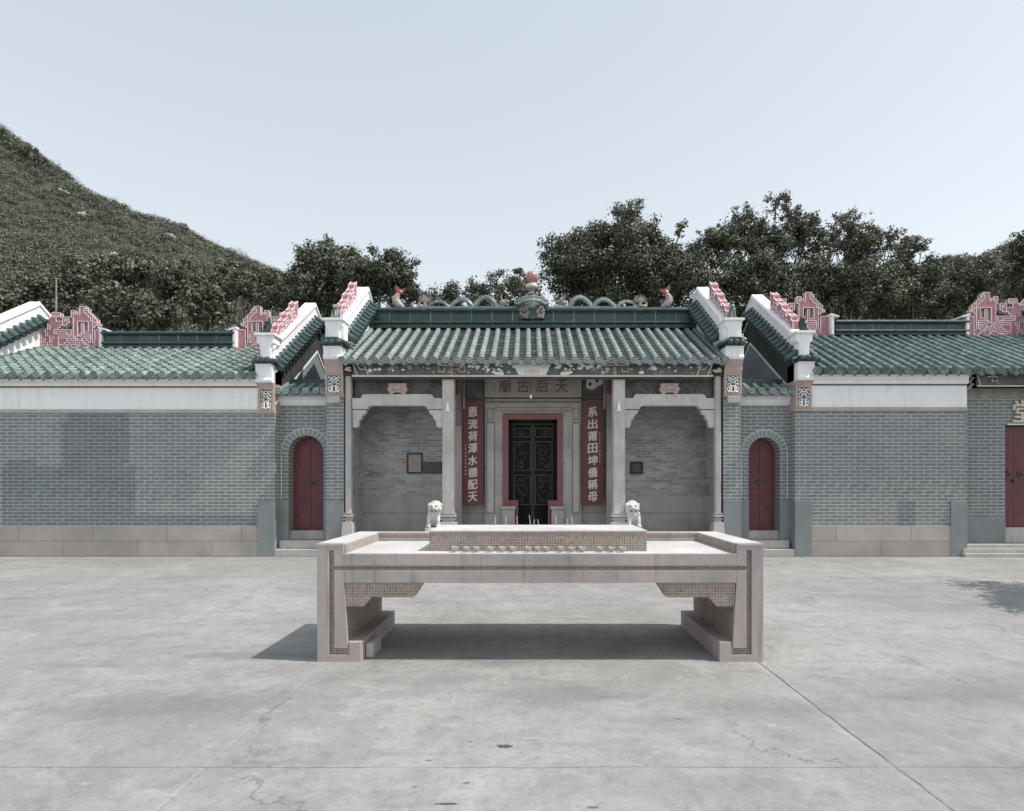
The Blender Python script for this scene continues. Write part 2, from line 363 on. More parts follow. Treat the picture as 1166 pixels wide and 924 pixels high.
    def _build(s, name, mat, parent=None, smooth=False, bevel=0, remesh=0, fixn=True):
        me = bpy.data.meshes.new(name)
        off = Vector((0, 0, 0))
        if parent is not None:
            q = parent
            while q is not None: off += q.location; q = q.parent
        me.from_pydata([(p[0] - off.x, p[1] - off.y, p[2] - off.z) for p in s.v], [], s.f)
        at = me.attributes.new('tint', 'FLOAT', 'FACE'); at.data.foreach_set('value', s.t)
        if fixn or bevel:
            bm = bmesh.new(); bm.from_mesh(me)
            bmesh.ops.recalc_face_normals(bm, faces=bm.faces)
            if bevel:
                es = [e for e in bm.edges if len(e.link_faces) == 2 and e.calc_face_angle(0) > R(30)]
                bmesh.ops.bevel(bm, geom=es, offset=bevel, segments=2, affect='EDGES', profile=.6, clamp_overlap=True)
            bm.to_mesh(me); bm.free()
        if smooth:
            me.polygons.foreach_set('use_smooth', [True] * len(me.polygons))
            if smooth != 'all' and not remesh: me.set_sharp_from_angle(angle=R(40))
        me.materials.append(M[mat] if isinstance(mat, str) else mat)
        o = bpy.data.objects.new(name, me); col.objects.link(o)
        if parent is not None: o.parent = parent
        if remesh:
            md = o.modifiers.new('remesh', 'REMESH'); md.mode = 'VOXEL'; md.voxel_size = remesh; md.use_smooth_shade = True
            sm_ = o.modifiers.new('smooth', 'SMOOTH'); sm_.factor = .5; sm_.iterations = 2
        return o

def tag(o, label=None, cat=None, group=None, kind=None):
    if label: o['label'] = label
    if cat: o['category'] = cat
    if group: o['group'] = group
    if kind: o['kind'] = kind
    return o
def empty(name, loc, label, cat, group=None):
    o = bpy.data.objects.new(name, None); o.empty_display_size = .3; col.objects.link(o); o.location = loc
    return tag(o, label, cat, group)
def copy_tree(o, parent=None):
    c = o.copy(); col.objects.link(c); c.parent = parent
    for ch in list(o.children): copy_tree(ch, c)
    return c
def glyphs(items, name, mat, parent, depth=.012, bold=.0, brush=0):
    """items: (char, cx, y, cz, width, height) -> one mesh of letters facing -Y"""
    bmj = MB()
    for (ch, cx, y, cz, w, h) in items:
        cu = bpy.data.curves.new('t', 'FONT'); cu.body = ch; cu.size = 1; cu.extrude = .02; cu.offset = bold; cu.resolution_u = 3
        ob = bpy.data.objects.new('t', cu); col.objects.link(ob)
        me = bpy.data.meshes.new_from_object(ob.evaluated_get(bpy.context.evaluated_depsgraph_get()))
        bpy.data.objects.remove(ob); bpy.data.curves.remove(cu)
        vv = [v.co.copy() for v in me.vertices]
        if not vv: continue
        x0 = min(v.x for v in vv); x1 = max(v.x for v in vv); y0 = min(v.y for v in vv); y1 = max(v.y for v in vv)
        P = [(cx + ((v.x - x0) / (x1 - x0) - .5) * w, y - (v.z + .02) / .04 * depth, cz + ((v.y - y0) / (y1 - y0) - .5) * h) for v in vv]
        fc = [tuple(p.vertices) for p in me.polygons]
        if brush:      # heavier, slightly rising strokes of a brush hand
            for q, (dx, dz) in enumerate(((-.5, -.4), (0, 0), (.5, .4), (.35, -.35))):
                bmj.add([(cx + (p[0] - cx) * .92 + dx * brush, p[1] - .0006 * q, cz + (p[2] - cz) * .94 + dz * brush + .10 * (p[0] - cx)) for p in P], fc)
        else: bmj.add(P, fc)
        bpy.data.meshes.remove(me)
    return bmj.build(name, mat, parent)
# ---------------------------------------------------------------- ground, paving
W_Y = 12.68          # plane of the front walls
g = MB(); g.add([(-600, -60, 0), (600, -60, 0), (600, 900, 0), (-600, 900, 0)], [(0, 1, 2, 3)])
gr = g.build('paved_ground', 'concrete'); tag(gr, kind='structure')

# ---------------------------------------------------------------- roof builders
def roof_slope(parent, x0, x1, Ye, Ze, Yr, Zr, mat='tile_teal', pitch=.25, ends=True, seg=.25, r=.066, name='roof_tiles', step=.18):
    """barrel and pan tiles from the eave (Ye,Ze) up to the ridge (Yr,Zr)"""
    d = Vector((0, Yr - Ye, Zr - Ze)); L = d.length; d.normalize()
    nv = Vector((1, 0, 0)).cross(d)
    if nv.z < 0: nv = -nv
    n = max(2, round((x1 - x0) / pitch)); pt = (x1 - x0) / n; ns = max(2, round(L / seg)); E0 = Vector((0, Ye, Ze))
    tubes = MB(); pans = MB()
    for i in range(n + 1):
        xc = x0 + i * pt + rnd.uniform(-.009, .009); ti = rnd.random() * .5
        if i in (0, n): xc = x0 + .05 if i == 0 else x1 - .05
        for k in range(ns):
            s0 = k * L / ns; s1 = (k + 1) * L / ns + .03; vs_ = []; jz = rnd.uniform(-.01, .01)
            for (ss, rr, hh) in ((s0, r * (1 + .10 * step), .003 + .014 * step + jz * step), (s1, r * (1 - .16 * step), .0)):
                for j in range(8):
                    th = math.pi * (j / 7)
                    vs_.append(E0 + d * ss + Vector((xc + rr * math.cos(th), 0, 0)) + nv * (rr * math.sin(th) * 1.05 + hh + .02))
            fs = [(j, j + 1, j + 9, j + 8) for j in range(7)] + [tuple(range(7, -1, -1))]
            tubes.add(vs_, fs, min(1, max(0, ti + rnd.random() * .4 + (.35 if rnd.random() < .04 else 0))))
        if i < n:
            xm = x0 + (i + .5) * pt; hw = pt / 2
            for k in range(ns * 2):
                s0 = k * L / ns / 2; s1 = (k + 1) * L / ns / 2 + .015; vs_ = []
                for (ss, hh) in ((s0, .026), (s1, .004)):
                    for j in range(5):
                        u = -1 + j / 2
                        vs_.append(E0 + d * ss + Vector((xm + u * hw, 0, 0)) + nv * (hh + .03 * u * u))
                for j in range(5): vs_.append(vs_[j] - nv * .02)
                fs = [(j, j + 1, j + 6, j + 5) for j in range(4)] + [(j, j + 10, j + 11, j + 1) for j in range(4)]
                pans.add(vs_, fs, rnd.random())
    o = tubes.build(name, mat, parent, smooth=True, fixn=False)
    pans.build('pan_tiles', 'tile_pan', parent, smooth=True, fixn=False)
    if ends:
        e = MB(); sgn = -1 if Yr > Ye else 1
        for i in range(n + 1):
            xc = x0 + i * pt
            if i in (0, n): xc = x0 + .05 if i == 0 else x1 - .05
            c = E0 + nv * .04 + Vector((xc, 0, 0)); rr = r * 1.2; vs_ = []
            for (yy, q) in ((0, 1), (-.035, 1), (-.035, .72), (-.028, .68), (-.028, .3), (-.04, .2)):
                for j in range(14):
                    th = 2 * math.pi * j / 14
                    vs_.append(c + Vector((rr * q * math.cos(th), -sgn * yy, rr * q * math.sin(th))))
            fs = [(a * 14 + j, a * 14 + (j + 1) % 14, (a + 1) * 14 + (j + 1) % 14, (a + 1) * 14 + j) for a in range(5) for j in range(14)]
            fs.append(tuple(5 * 14 + j for j in range(14)))
            e.add(vs_, fs, rnd.random())
            if i < n:    # lobed drip tile
                xm = x0 + (i + .5) * pt; hw = pt / 2 - .02
                poly = [(xm - hw, Ze + .03), (xm + hw, Ze + .03), (xm + hw * .95, Ze - .015), (xm + hw * .6, Ze - .05), (xm + hw * .25, Ze - .065), (xm, Ze - .095),
                        (xm - hw * .25, Ze - .065), (xm - hw * .6, Ze - .05), (xm - hw * .95, Ze - .015)]
                yy = Ye + sgn * .015
                e.prism(poly, 'y', yy, yy + .02, rnd.random())
        e.build('eave_tiles', mat, parent, smooth=True)
    # boarding under the tiles
    b = MB(); th = nv * -.07; A = E0 + Vector((x0, 0, 0)) + d * .06; B = E0 + Vector((x1, 0, 0)) + d * .06; Cc = B + d * (L - .06); D = A + d * (L - .06)
    b.add([A, B, Cc, D, A + th, B + th, Cc + th, D + th], [(0, 1, 2, 3), (7, 6, 5, 4), (0, 4, 5, 1), (1, 5, 6, 2), (2, 6, 7, 3), (3, 7, 4, 0)])
    b.build('roof_boarding', 'wood_brown', parent)
    return o

def ridge(parent, x0, x1, Y, Z, h, joint=.5, name='ridge'):
    """glazed ridge: profiled bar with raised joints, Z = base height"""
    prof = [(.16, 0), (.16, .10), (.13, .12), (.13, .20), (.17, .235), (.17, .30), (.12, .33), (.12, .70), (.14, .74), (.175, .80), (.175, .92), (.12, 1.0)]
    prof = [(w, z * h) for w, z in prof]
    poly = [(Y - w, Z + z) for w, z in prof] + [(Y + w, Z + z) for w, z in reversed(prof)]
    m = MB(); n = max(1, round((x1 - x0) / joint)); p = (x1 - x0) / n
    for i in range(n): m.prism(poly, 'x', x0 + i * p + .004, x0 + (i + 1) * p - .004, rnd.random())
    # rounded roll mouldings
    for zz, rr, yy in ((.26 * h, .035, .165), (.86 * h, .045, .165)):
        for s in (-1, 1):
            m.tube([(x0, Y + s * yy, Z + zz), (x1, Y + s * yy, Z + zz)], rr, 8)
    o = m.build(name, 'ridge_teal', parent, smooth=True)
    j = MB()
    for i in range(1, n):
        xx = x0 + i * p
        j.prism([(y_ + (-.006 if y_ < Y else .006), z_) for (y_, z_) in poly[1:-1]], 'x', xx - .011, xx + .011)
    j.build('mortar_joint', 'tile_dull', parent)
    return o

def verge_row(m, lower, upper, x_face, side, nlen=.20, r=.075, step=.205):
    """short barrel tiles hanging off a gable: from the wall face outwards (side=+1/-1) and down"""
    a = Vector((0,) + lower); b = Vector((0,) + upper); L = (b - a).length; d = (b - a).normalized(); n = int(L / step)
    for k in range(n + 1):
        c = a + d * (k * L / n) + Vector((x_face, 0, 0)); out_ = Vector((side * .20, 0, -.13))
        m.tube([c - out_ * .3 + Vector((0, 0, .02)), c + out_ * .5, c + out_], [r * .8, r * .95, r * 1.12], 10, tint=rnd.random())
        m.ball(c + out_, (.015, r * .8, r * .8), 8)
    nn = Vector((0, -d.z, d.y)) * .02
    o_ = Vector((side * .15, 0, -.10))
    A = a + Vector((x_face, 0, 0)); B = b + Vector((x_face, 0, 0))
    m.add([A - nn, B - nn, B + o_ - nn, A + o_ - nn, A + nn, B + nn, B + o_ + nn, A + o_ + nn], [(0, 1, 2, 3), (7, 6, 5, 4), (0, 4, 5, 1), (1, 5, 6, 2), (2, 6, 7, 3), (3, 7, 4, 0)], .3)

def gable(parent, xa, xb, Yf, Ya, Yb, Za, slope, outer, z_low=0.0, body='gable_grey', inner_white=1.75, parapet_mat='white_paint', bandmat='black_band'):
    """gable wall with raised white parapet. outer = -1/+1 side that carries the black band"""
    top = lambda y, o=0: Za - o - slope * abs(y - Ya)
    m = MB(); m.prism([(Yf, z_low), (Yf, top(Yf, .35)), (Ya, top(Ya, .35)), (Yb, top(Yb, .35)), (Yb, z_low)], 'x', xa, xb)
    m.build('gable_wall', body, parent)
    xc = (xa + xb) / 2
    # parapet slab and coping
    p = MB()
    p.prism([(Yf, top(Yf, .62)), (Yf, top(Yf, .05)), (Ya, top(Ya, .05)), (Yb, top(Yb, .05)), (Yb, top(Yb, .62)), (Ya, top(Ya, .62))], 'x', xc - .13, xc + .13)
    hx_ = (xb - xa) / 2
    sec = [(-.165, -.10), (-.165, -.04), (-.14, .0), (.14, .0), (.165, -.04), (.165, -.10)]
    for (ya_, yb_) in ((Yf - .02, Ya), (Ya, Yb)):
        vs_ = [(xc + u, yy, top(yy) + w_) for yy in (ya_, yb_) for (u, w_) in sec]; n_ = len(sec)
        p.add(vs_, [tuple(range(n_)), tuple(range(2 * n_ - 1, n_ - 1, -1))] + [(q, q + n_, (q + 1) % n_ + n_, (q + 1) % n_) for q in range(n_)])
    for s, xf in ((-1, xa), (1, xb)):       # thin moulding under the tile row
        q0, q1 = (xf - .045, xf) if s < 0 else (xf, xf + .045)
        p.prism([(Yf, top(Yf, .62)), (Yf, top(Yf, .57)), (Ya, top(Ya, .57)), (Yb, top(Yb, .57)), (Yb, top(Yb, .62)), (Ya, top(Ya, .62))], 'x', q0, q1)
    p.build('parapet', parapet_mat, parent, bevel=.006)
    # inner white face over the roof
    xi = xb if outer < 0 else xa
    a, b_ = (xi - .02, xi + .006) if outer < 0 else (xi - .006, xi + .02)
    w = MB(); w.prism([(Yf, top(Yf, inner_white)), (Yf, top(Yf, .60)), (Ya, top(Ya, .60)), (Yb, top(Yb, .60)), (Yb, top(Yb, inner_white)), (Ya, top(Ya, inner_white))], 'x', a, b_)
    w.build('inner_face', parapet_mat, parent)
    xo = xa if outer < 0 else xb
    a, b_ = (xo - .008, xo + .02) if outer < 0 else (xo - .02, xo + .008)
    k = MB(); k.prism([(Yf + .01 + .26 / slope, top(Yf, 1.02)), (Yf + .01, top(Yf, 1.02)), (Yf + .01, top(Yf, .61)), (Ya, top(Ya, .61)), (Yb, top(Yb, .61)), (Yb, top(Yb, 1.28)), (Ya, top(Ya, 1.28))], 'x', a, b_)
    k.build('painted_band', bandmat, parent)
    a, b_ = (xo - .022, xo + .02) if outer < 0 else (xo - .02, xo + .022)
    k = MB(); k.prism([(Yf + .01, top(Yf, 1.33)), (Yf + .01, top(Yf, 1.275)), (Ya, top(Ya, 1.275)), (Yb, top(Yb, 1.275)), (Yb, top(Yb, 1.33)), (Ya, top(Ya, 1.33))], 'x', a, b_)
    k.build('band_edge', 'white_paint', parent)
    t = MB()
    for s, xf in ((-1, xa), (1, xb)):
        verge_row(t, (Yf + .02, top(Yf + .02, .43)), (Ya - .03, top(Ya, .45)), xf, s)
        verge_row(t, (Yb, top(Yb, .43)), (Ya + .10, top(Ya + .10, .45)), xf, s)
    t.build('verge_tiles', 'ridge_teal', parent, smooth=True)
    return top

# white fret plaque -----------------------------------------------------------
def plaque(parent, x0, x1, z0, z1, y):
    b = MB(); b.box(x0, x1, y, y + .03, z0, z1); pb = b.build('plaque', 'black', parent)
    m = MB(); cx = (x0 + x1) / 2; w = (x1 - x0) / 2 * .92; h = z1 - z0
    def rib(pts, r=.0095):
        for s in (-1, 1): m.tube([(cx + s * u * w, y - .006, z0 + v * h) for u, v in pts], r, 6, up=(0, -1, 0))
    def arc(cu, cv, ru, rv, a0, a1, n=9): return [(cu + ru * math.cos(R(a0 + (a1 - a0) * i / n)), cv + rv * math.sin(R(a0 + (a1 - a0) * i / n))) for i in range(n + 1)]
    rib(arc(0, .86, .34, .075, 90, -90)); rib([(.0, .74), (.3, .80), (.55, .90), (.85, .95)]); rib([(.85, .95), (.92, .86), (.7, .80), (.45, .78)])
    rib(arc(.62, .66, .28, .07, -40, 250)); rib([(0, .62), (.2, .68), (.42, .60), (.62, .52), (.92, .55)]); rib([(.92, .55), (.95, .46), (.7, .46)])
    rib(arc(0, .50, .36, .07, 0, 180)); rib([(.36, .50), (.55, .42), (.30, .40), (0, .42)]); rib([(.2, .40), (.5, .36), (.85, .36), (.95, .28)])
    rib([(.22, .36), (.3, .24), (.28, .1), (.18, .04)], .016); rib(arc(.62, .2, .26, .08, 60, 330)); rib([(.3, .12), (.6, .06), (.9, .05)], .016); rib([(.95, .28), (.95, .18), (.8, .1)])
    rib([(.45, .30), (.62, .2)], .016); rib([(0, .04), (.3, .05)], .012)
    m.build('fretwork', 'white_paint', pb, smooth=True)

def gable_head(parent, xa, xb, zs, statue=True):
    """corbelled head at the front end of a gable: plaque, moulding, white shaft, tiny tiled roof, flared cap"""
    z_pl0, z_pl1, z_sh0, z_sh1, z_t, z_c0, z_c1 = zs
    Yf = W_Y; xc = (xa + xb) / 2; w = (xb - xa) / 2 + .004
    s = MB()
    s.box(xc - w - .01, xc + w + .01, Yf - .05, Yf + .4, z_pl0 - .05, z_pl0 - .002)
    s.box(xc - w, xc + w, Yf - .02, Yf + .4, z_pl0, z_pl1)
    s.box(xc - w, xc - w + .055, Yf - .06, Yf - .02, z_pl0, z_pl1); s.box(xc + w - .055, xc + w, Yf - .06, Yf - .02, z_pl0, z_pl1)
    s.box(xc - w + .055, xc + w - .055, Yf - .06, Yf - .02, z_pl0, z_pl0 + .035); s.box(xc - w + .055, xc + w - .055, Yf - .06, Yf - .02, z_pl1 - .04, z_pl1)
    s.prism([(Yf - .06, z_pl1 + .002), (Yf - .09, z_pl1 + (z_sh0 - z_pl1) * .35), (Yf - .075, z_pl1 + (z_sh0 - z_pl1) * .5), (Yf - .15, z_sh0 - .002), (Yf + .38, z_sh0 - .002), (Yf + .38, z_pl1 + .002)], 'x', xc - w - .005, xc + w + .005)
    s.build('corbel', 'stone_pink', parent, bevel=.006)
    plaque(parent, xc - w + .055, xc + w - .055, z_pl0 + .035, z_pl1 - .04, Yf - .045)
    m = MB(); y0 = Yf - .16
    m.prism([(y0, z_sh0), (y0 - .03, z_sh0 + .05), (y0, z_sh0 + .1), (y0, z_sh1 - .05), (y0 - .05, z_sh1), (Yf + .35, z_sh1), (Yf + .35, z_sh0)], 'x', xc - w - .004, xc + w + .004)
    # upper flared shaft
    hw = w * .62; y1 = Yf - .08
    m.prism([(xc - hw, z_t), (xc - hw, z_c0), (xc - hw - .07, z_c0 + .07), (xc - hw - .07, z_c1), (xc + hw + .07, z_c1), (xc + hw + .07, z_c0 + .07), (xc + hw, z_c0), (xc + hw, z_t)], 'y', y1, Yf + .25)
    m.box(xc - hw - .11, xc + hw + .11, y1 - .06, Yf + .36, z_c1 - .002, z_c1 + .05)
    m.build('white_shaft', 'white_paint', parent, bevel=.008)
    t = MB(); n = 3
    for i in range(n):
        xx = xc - w + (i + .5) * 2 * w / n
        t.tube([(xx, Yf + .1, z_t - .02), (xx, y0 - .10, z_sh1 + .075)], [.055, .07], 10); t.ball((xx, y0 - .11, z_sh1 + .072), (.062, .02, .062), 10)
    for sgn in (-1, 1):
        for k in range(2):
            yy = y0 + .08 + k * .17
            t.tube([(xc + sgn * (w - .1), yy, z_t - .02), (xc + sgn * (w + .09), yy, z_sh1 + .07)], [.05, .062], 8); t.ball((xc + sgn * (w + .09), yy, z_sh1 + .068), (.02, .055, .055), 8)
    t.box(xc - w - .03, xc + w + .03, y0 - .06, Yf + .25, z_sh1 + .002, z_sh1 + .05)
    t.prism([(xc - w - .02, z_sh1 + .05), (xc - hw, z_t + .01), (xc + hw, z_t + .01), (xc + w + .02, z_sh1 + .05)], 'y', y0 - .04, Yf + .25)
    t.build('cap_tiles', 'ridge_teal', parent, smooth=True)
    if statue:
        z = z_c1 + .05; q = MB(); yy = y1 + .08; sd = 1 if xc > 0 else -1
        q.box(xc - .06, xc + .06, yy - .09, yy + .09, z, z + .04)
        q.ball((xc, yy + .03, z + .10), (.055, .075, .065), 10); q.ball((xc - sd * .01, yy - .02, z + .16), (.048, .05, .06), 10)
        q.ball((xc - sd * .02, yy - .05, z + .23), (.05, .05, .045), 10); q.ball((xc - sd * .02, yy - .10, z + .215), (.028, .03, .022), 8)
        for sx in (-.03, .03):
            q.tube([(xc + sx, yy - .05, z + .15), (xc + sx, yy - .08, z + .03)], [.018, .016], 6); q.ball((xc - sd * .02 + sx * 1.3, yy - .03, z + .27), (.014, .012, .022), 6)
        q.tube([(xc, yy + .09, z + .07), (xc + .01, yy + .13, z + .16), (xc, yy + .10, z + .25), (xc + .01, yy + .05, z + .29)], [.02, .028, .024, .008], 6)
        q.v = [(xc + (v_[0] - xc) * 1.15, yy + (v_[1] - yy) * 1.15, z + (v_[2] - z) * 1.15) for v_ in q.v]
        q.build('ceramic_beast', 'tile_dull' if abs(xc) < 5 else 'ridge_teal', parent, smooth=True)

# pink fret ornaments ----------------------------------------------------------
def fret(parent, rows, org, cell, axis='x', shear=0.0, flip=False, thick=.12, name='fret_ornament', ydir=1, lw=.011):
    """rows of letters: each letter is a painted region, '.' is open. Boundaries get a white raised line."""
    H = len(rows); Wd = max(len(r) for r in rows); rows = [r.ljust(Wd, '.') for r in rows]
    if flip: rows = [r[::-1] for r in rows]
    cw, chh = cell; ox, oy, oz = org
    G = lambda r, c: rows[r][c] if 0 <= r < H and 0 <= c < Wd else '.'
    def pt(u, v, w):      # u along, v up, w through thickness
        if axis == 'x': return (ox + u, oy + w, oz + v)
        return (ox + w, oy + u * ydir, oz + v + shear * u)
    m = MB(); ln = MB()
    def bx(M_, u0, u1, v0, v1, w0, w1, tint=None):
        P = [pt(u0, v0, w0), pt(u1, v0, w0), pt(u1, v0, w1), pt(u0, v0, w1), pt(u0, v1, w0), pt(u1, v1, w0), pt(u1, v1, w1), pt(u0, v1, w1)]
        M_.add(P, [(0, 3, 2, 1), (4, 5, 6, 7), (0, 1, 5, 4), (1, 2, 6, 5), (2, 3, 7, 6), (3, 0, 4, 7)], tint)
    for r in range(H):
        v1 = (H - r) * chh; v0 = v1 - chh; c = 0
        while c < Wd:
            if rows[r][c] == '.': c += 1; continue
            c0 = c
            while c < Wd and rows[r][c] != '.': c += 1
            bx(m, c0 * cw, c * cw, v0, v1, -thick / 2, thick / 2, .5)
    e = lw; tt = thick / 2 + .008
    for r in range(H + 1):        # horizontal boundaries
        c = 0; v = (H - r) * chh
        while c < Wd:
            if G(r - 1, c) == G(r, c): c += 1; continue
            c0 = c
            while c < Wd and G(r - 1, c) != G(r, c): c += 1
            for s_ in (-1, 1): bx(ln, c0 * cw - e, c * cw + e, v - e, v + e, *sorted((s_ * (tt - .02), s_ * tt)))
    for c in range(Wd + 1):
        r = 0; u = c * cw
        while r < H:
            if G(r, c - 1) == G(r, c): r += 1; continue
            r0 = r
            while r < H and G(r, c - 1) != G(r, c): r += 1
            for s_ in (-1, 1): bx(ln, u - e, u + e, (H - r) * chh - e, (H - r0) * chh + e, *sorted((s_ * (tt - .018), s_ * (tt + .002))))
    o = m.build(name, 'pink_paint', parent); ln.build('white_outline', 'pink_white', o)
    return o
END_FRET = [
"..................aaa........",
"..................aada.......",
"..............aa..aadd.......",
".....bbbb.....aea.aaadd......",
".....beeb.....aaaaaaaadd.....",
"....bbb...ccc..aaaaaaaade....",
".bbbbbb...cec..aaaaaaaadee...",
"..bbbbbbbbccc..aa.....aade...",
"...bbbbbbbcc...aa..g..aadde..",
"...ebbbbb......aa..g..aad....",
"...ebbbb.......aa..g..aa.....",
"..bbbbccccccccfaa..g..aa.hhhh",
"bb.bbbciiiiiccfaa..gaaaa.hhhh",
"bb.bbbbbbbbbicfaa.gjjjja.hhhh",
"bbbbeebbiiiiiffajjjjaaaj.hhhh",
"kkbbebbbllllffjjajjaajja.hhhh",
"kbbbebbblllljjjkkkkjaaja.hhhh",
"kkkbbbbbllljjkkkjjkkjaaaahhhh",
"kbbkkbbbjjjjkkllljkkkkaaahhhh",
"kkkkkbbbllllllllllkkkkkaahhhh"]
SIDE_FRET = [
"...........aa",
"......aa.aaaa",
".aa.aaaaabbaa",
"aaaaabbaa.baa",
"aabba.aacabba",
"acaab.abbacca",
"abcaacaab.aba",
"aabbabacaabba",
"bbcbabbcabbbb"]

# ---------------------------------------------------------------- the side wings
def wall_front(parent, x0, x1, z0, z1, y=W_Y, th=.3, mat='grey_brick', name='brick_wall'):
    m = MB(); m.box(x0, x1, y, y + th, z0, z1); return m.build(name, mat, parent)

def wing(x_in, x_out, label, z_top, Ze, Zr, hr, Za_in, Za_out, side, gate_x=None):
    """side -1 left, +1 right. x_in is the gable face toward the main hall, x_out the inner face of the far gable"""
    root = empty('side_hall', ((x_in + x_out) / 2, W_Y, 0), label, 'temple hall')
    xa, xb = min(x_in, x_out), max(x_in, x_out); Yr = 15.2; Yb = 17.72
    zc = z_top + .54
    # x span of the flush front wall
    fx0, fx1 = (xa, xb) if gate_x is None else (xa, gate_x)
    g_in = (x_in - .35, x_in) if side < 0 else (x_in, x_in + .35)
    g_out = (x_out - .35, x_out) if side < 0 else (x_out, x_out + .35)
    wall_front(root, fx0, fx1, .672, z_top, name='brick_wall')
    m = MB()
    for (a, b) in ([(xa + .36, fx1)] if side > 0 else [(xa, xb - .36)]):
        m.box(a, b, W_Y - .02, W_Y + .3, 0, .67)
    if side < 0: m.box(x_out - .4, x_out, W_Y - .02, W_Y + .3, 0, .67)
    m.build('granite_base', 'granite_block', root, bevel=.006)
    # cement corner dados
    d = MB()
    if side < 0: d.box(xb - .37, xb + .004, W_Y - .028, W_Y + .32, 0, 1.24)
    else:
        d.box(xa - .004, xa + .37, W_Y - .028, W_Y + .32, 0, 1.24)
        if gate_x: d.box(gate_x - .36, gate_x + .004, W_Y - .028, W_Y + .32, 0, 1.24)
    d.build('cement_dado', 'cement', root, bevel=.008)
    # white upper band with string course and cornice
    wx0, wx1 = (fx0, xb - .36) if side < 0 else (xa + .36, fx1 + .004)
    w = MB(); w.box(wx0, wx1, W_Y - .012, W_Y + .3, z_top + .002, zc); w.build('white_frieze', 'white_paint', root)
    w = MB(); w.prism([(W_Y - .03, z_top - .055), (W_Y - .045, z_top - .01), (W_Y - .045, z_top + .02), (W_Y - .014, z_top + .03), (W_Y + .1, z_top + .03), (W_Y + .1, z_top - .055)], 'x', wx0, wx1)
    w.build('string_course', 'granite', root)
    w = MB(); w.prism([(W_Y - .05, zc), (W_Y - .07, zc + .03), (W_Y - .07, zc + .10), (W_Y - .11, Ze - .02), (W_Y + .35, Ze + .12), (W_Y + .35, zc)], 'x', wx0 - (0 if side > 0 else 0), wx1)
    w.build('cornice', 'white_paint', root, bevel=.005)
    w = MB(); w.box(wx0, wx1, W_Y - .04, W_Y + .1, zc - .03, zc - .002); w.build('cornice_shade', 'wood_brown', root)  # dark strip coloured in as the thin shade below the cornice
    # back and far walls
    wall_front(root, xa, xb, 0, zc, y=Yb - .3, mat='gable_grey', name='rear_wall')
    # roof
    rx0, rx1 = (x_out, x_in - .34) if side < 0 else (x_in + .34, x_out)
    Ye = W_Y - .20
    roof_slope(root, rx0, rx1, Ye, Ze, Yr, Zr, 'tile_deep' if side > 0 else 'tile_dull', step=.14 if side > 0 else 1.0)
    roof_slope(root, rx0, rx1, 2 * Yr - Ye, Ze, Yr, Zr, ends=False, mat='tile_teal')
    # ridge between the frets
    fw = 29 * .057
    ridge(root, rx0 + fw + .08 + (0 if side < 0 else .1), rx1 - fw - (.12 if side < 0 else .04), Yr, Zr + .02, hr)
    # gables
    slope = .69
    gable(root, g_in[0], g_in[1], W_Y + .0 + .002, Yr, Yb, Za_in, slope, outer=-side, z_low=z_top)
    gb = MB(); gb.box(g_in[0] + .004, g_in[1] - .004, W_Y + .3, Yb, 0, z_top); gb.build('gable_wall', 'gable_grey', root)
    gable(root, g_out[0], g_out[1], W_Y + .002, Yr, Yb, Za_out, slope, outer=side, z_low=0.0)
    # heads
    zs = [z_top - .01, z_top + .50, z_top + .60, z_top + 1.0, z_top + 1.13, z_top + 1.42, z_top + 1.65]
    gable_head(root, g_in[0], g_in[1], zs); gable_head(root, g_out[0], g_out[1], zs)
    return root, g_in, g_out, (Ye, Yr, Yb)

left, lg_in, lg_out, _ = wing(-5.63, -12.97, 'long grey brick side hall left of the entrance, white frieze, no door in view', 3.24, 3.96, 5.20, .43, 6.44, 6.47, -1)
cell = .057
fret(left, END_FRET, (-12.93, 15.2, 5.20), (cell, .0565), thick=.09, lw=.0085)
fret(left, END_FRET, (-5.98 - .10 - 29 * cell, 15.2, 5.20), (cell, .0565), flip=True, thick=.09, lw=.0085)
tpl = lambda Za, y: Za - .69 * abs(y - 15.2)
fret(left, SIDE_FRET, (-5.80, 12.98, tpl(6.44, 12.98) - .29), (.092, .078), axis='y', shear=.69, thick=.14, lw=.011)

right, rg_in, rg_out, _ = wing(5.92, 13.3, 'side hall right of the entrance, with red door under painted eave board', 3.29, 4.06, 5.53, .40, 6.66, 6.72, 1, gate_x=9.73)
fret(right, END_FRET, (6.27 + .06, 15.2, 5.55), (cell, .0575), flip=False, thick=.09, lw=.0085)
fret(right, END_FRET, (13.26 - 29 * cell, 15.2, 5.55), (cell, .0575), flip=True, thick=.09, lw=.0085)
fret(right, SIDE_FRET, (6.09, 12.98, tpl(6.66, 12.98) - .29), (.092, .078), axis='y', shear=.69, thick=.14, lw=.011)

for (x_, z_, par) in ((-11.29, 5.20, left), (-7.70 - .0, 5.20, left), (7.975, 5.55, right), (11.60, 5.55, right)):
    s_ = 1 if x_ in (-11.29, 7.975) else -1; xq = x_ if s_ > 0 else x_
    m = MB(); m.box(min(xq, xq + s_ * .07), max(xq, xq + s_ * .07), 15.2 - .19, 15.2 + .19, z_, z_ + .50); m.prism([(xq - s_ * .02, z_ + .50), (xq + s_ * .20, z_ + .45), (xq + s_ * .20, z_ + .49), (xq - s_ * .02, z_ + .56)], 'y', 15.2 - .2, 15.2 + .2)
    m.build('ridge_stop', 'white_paint', par)
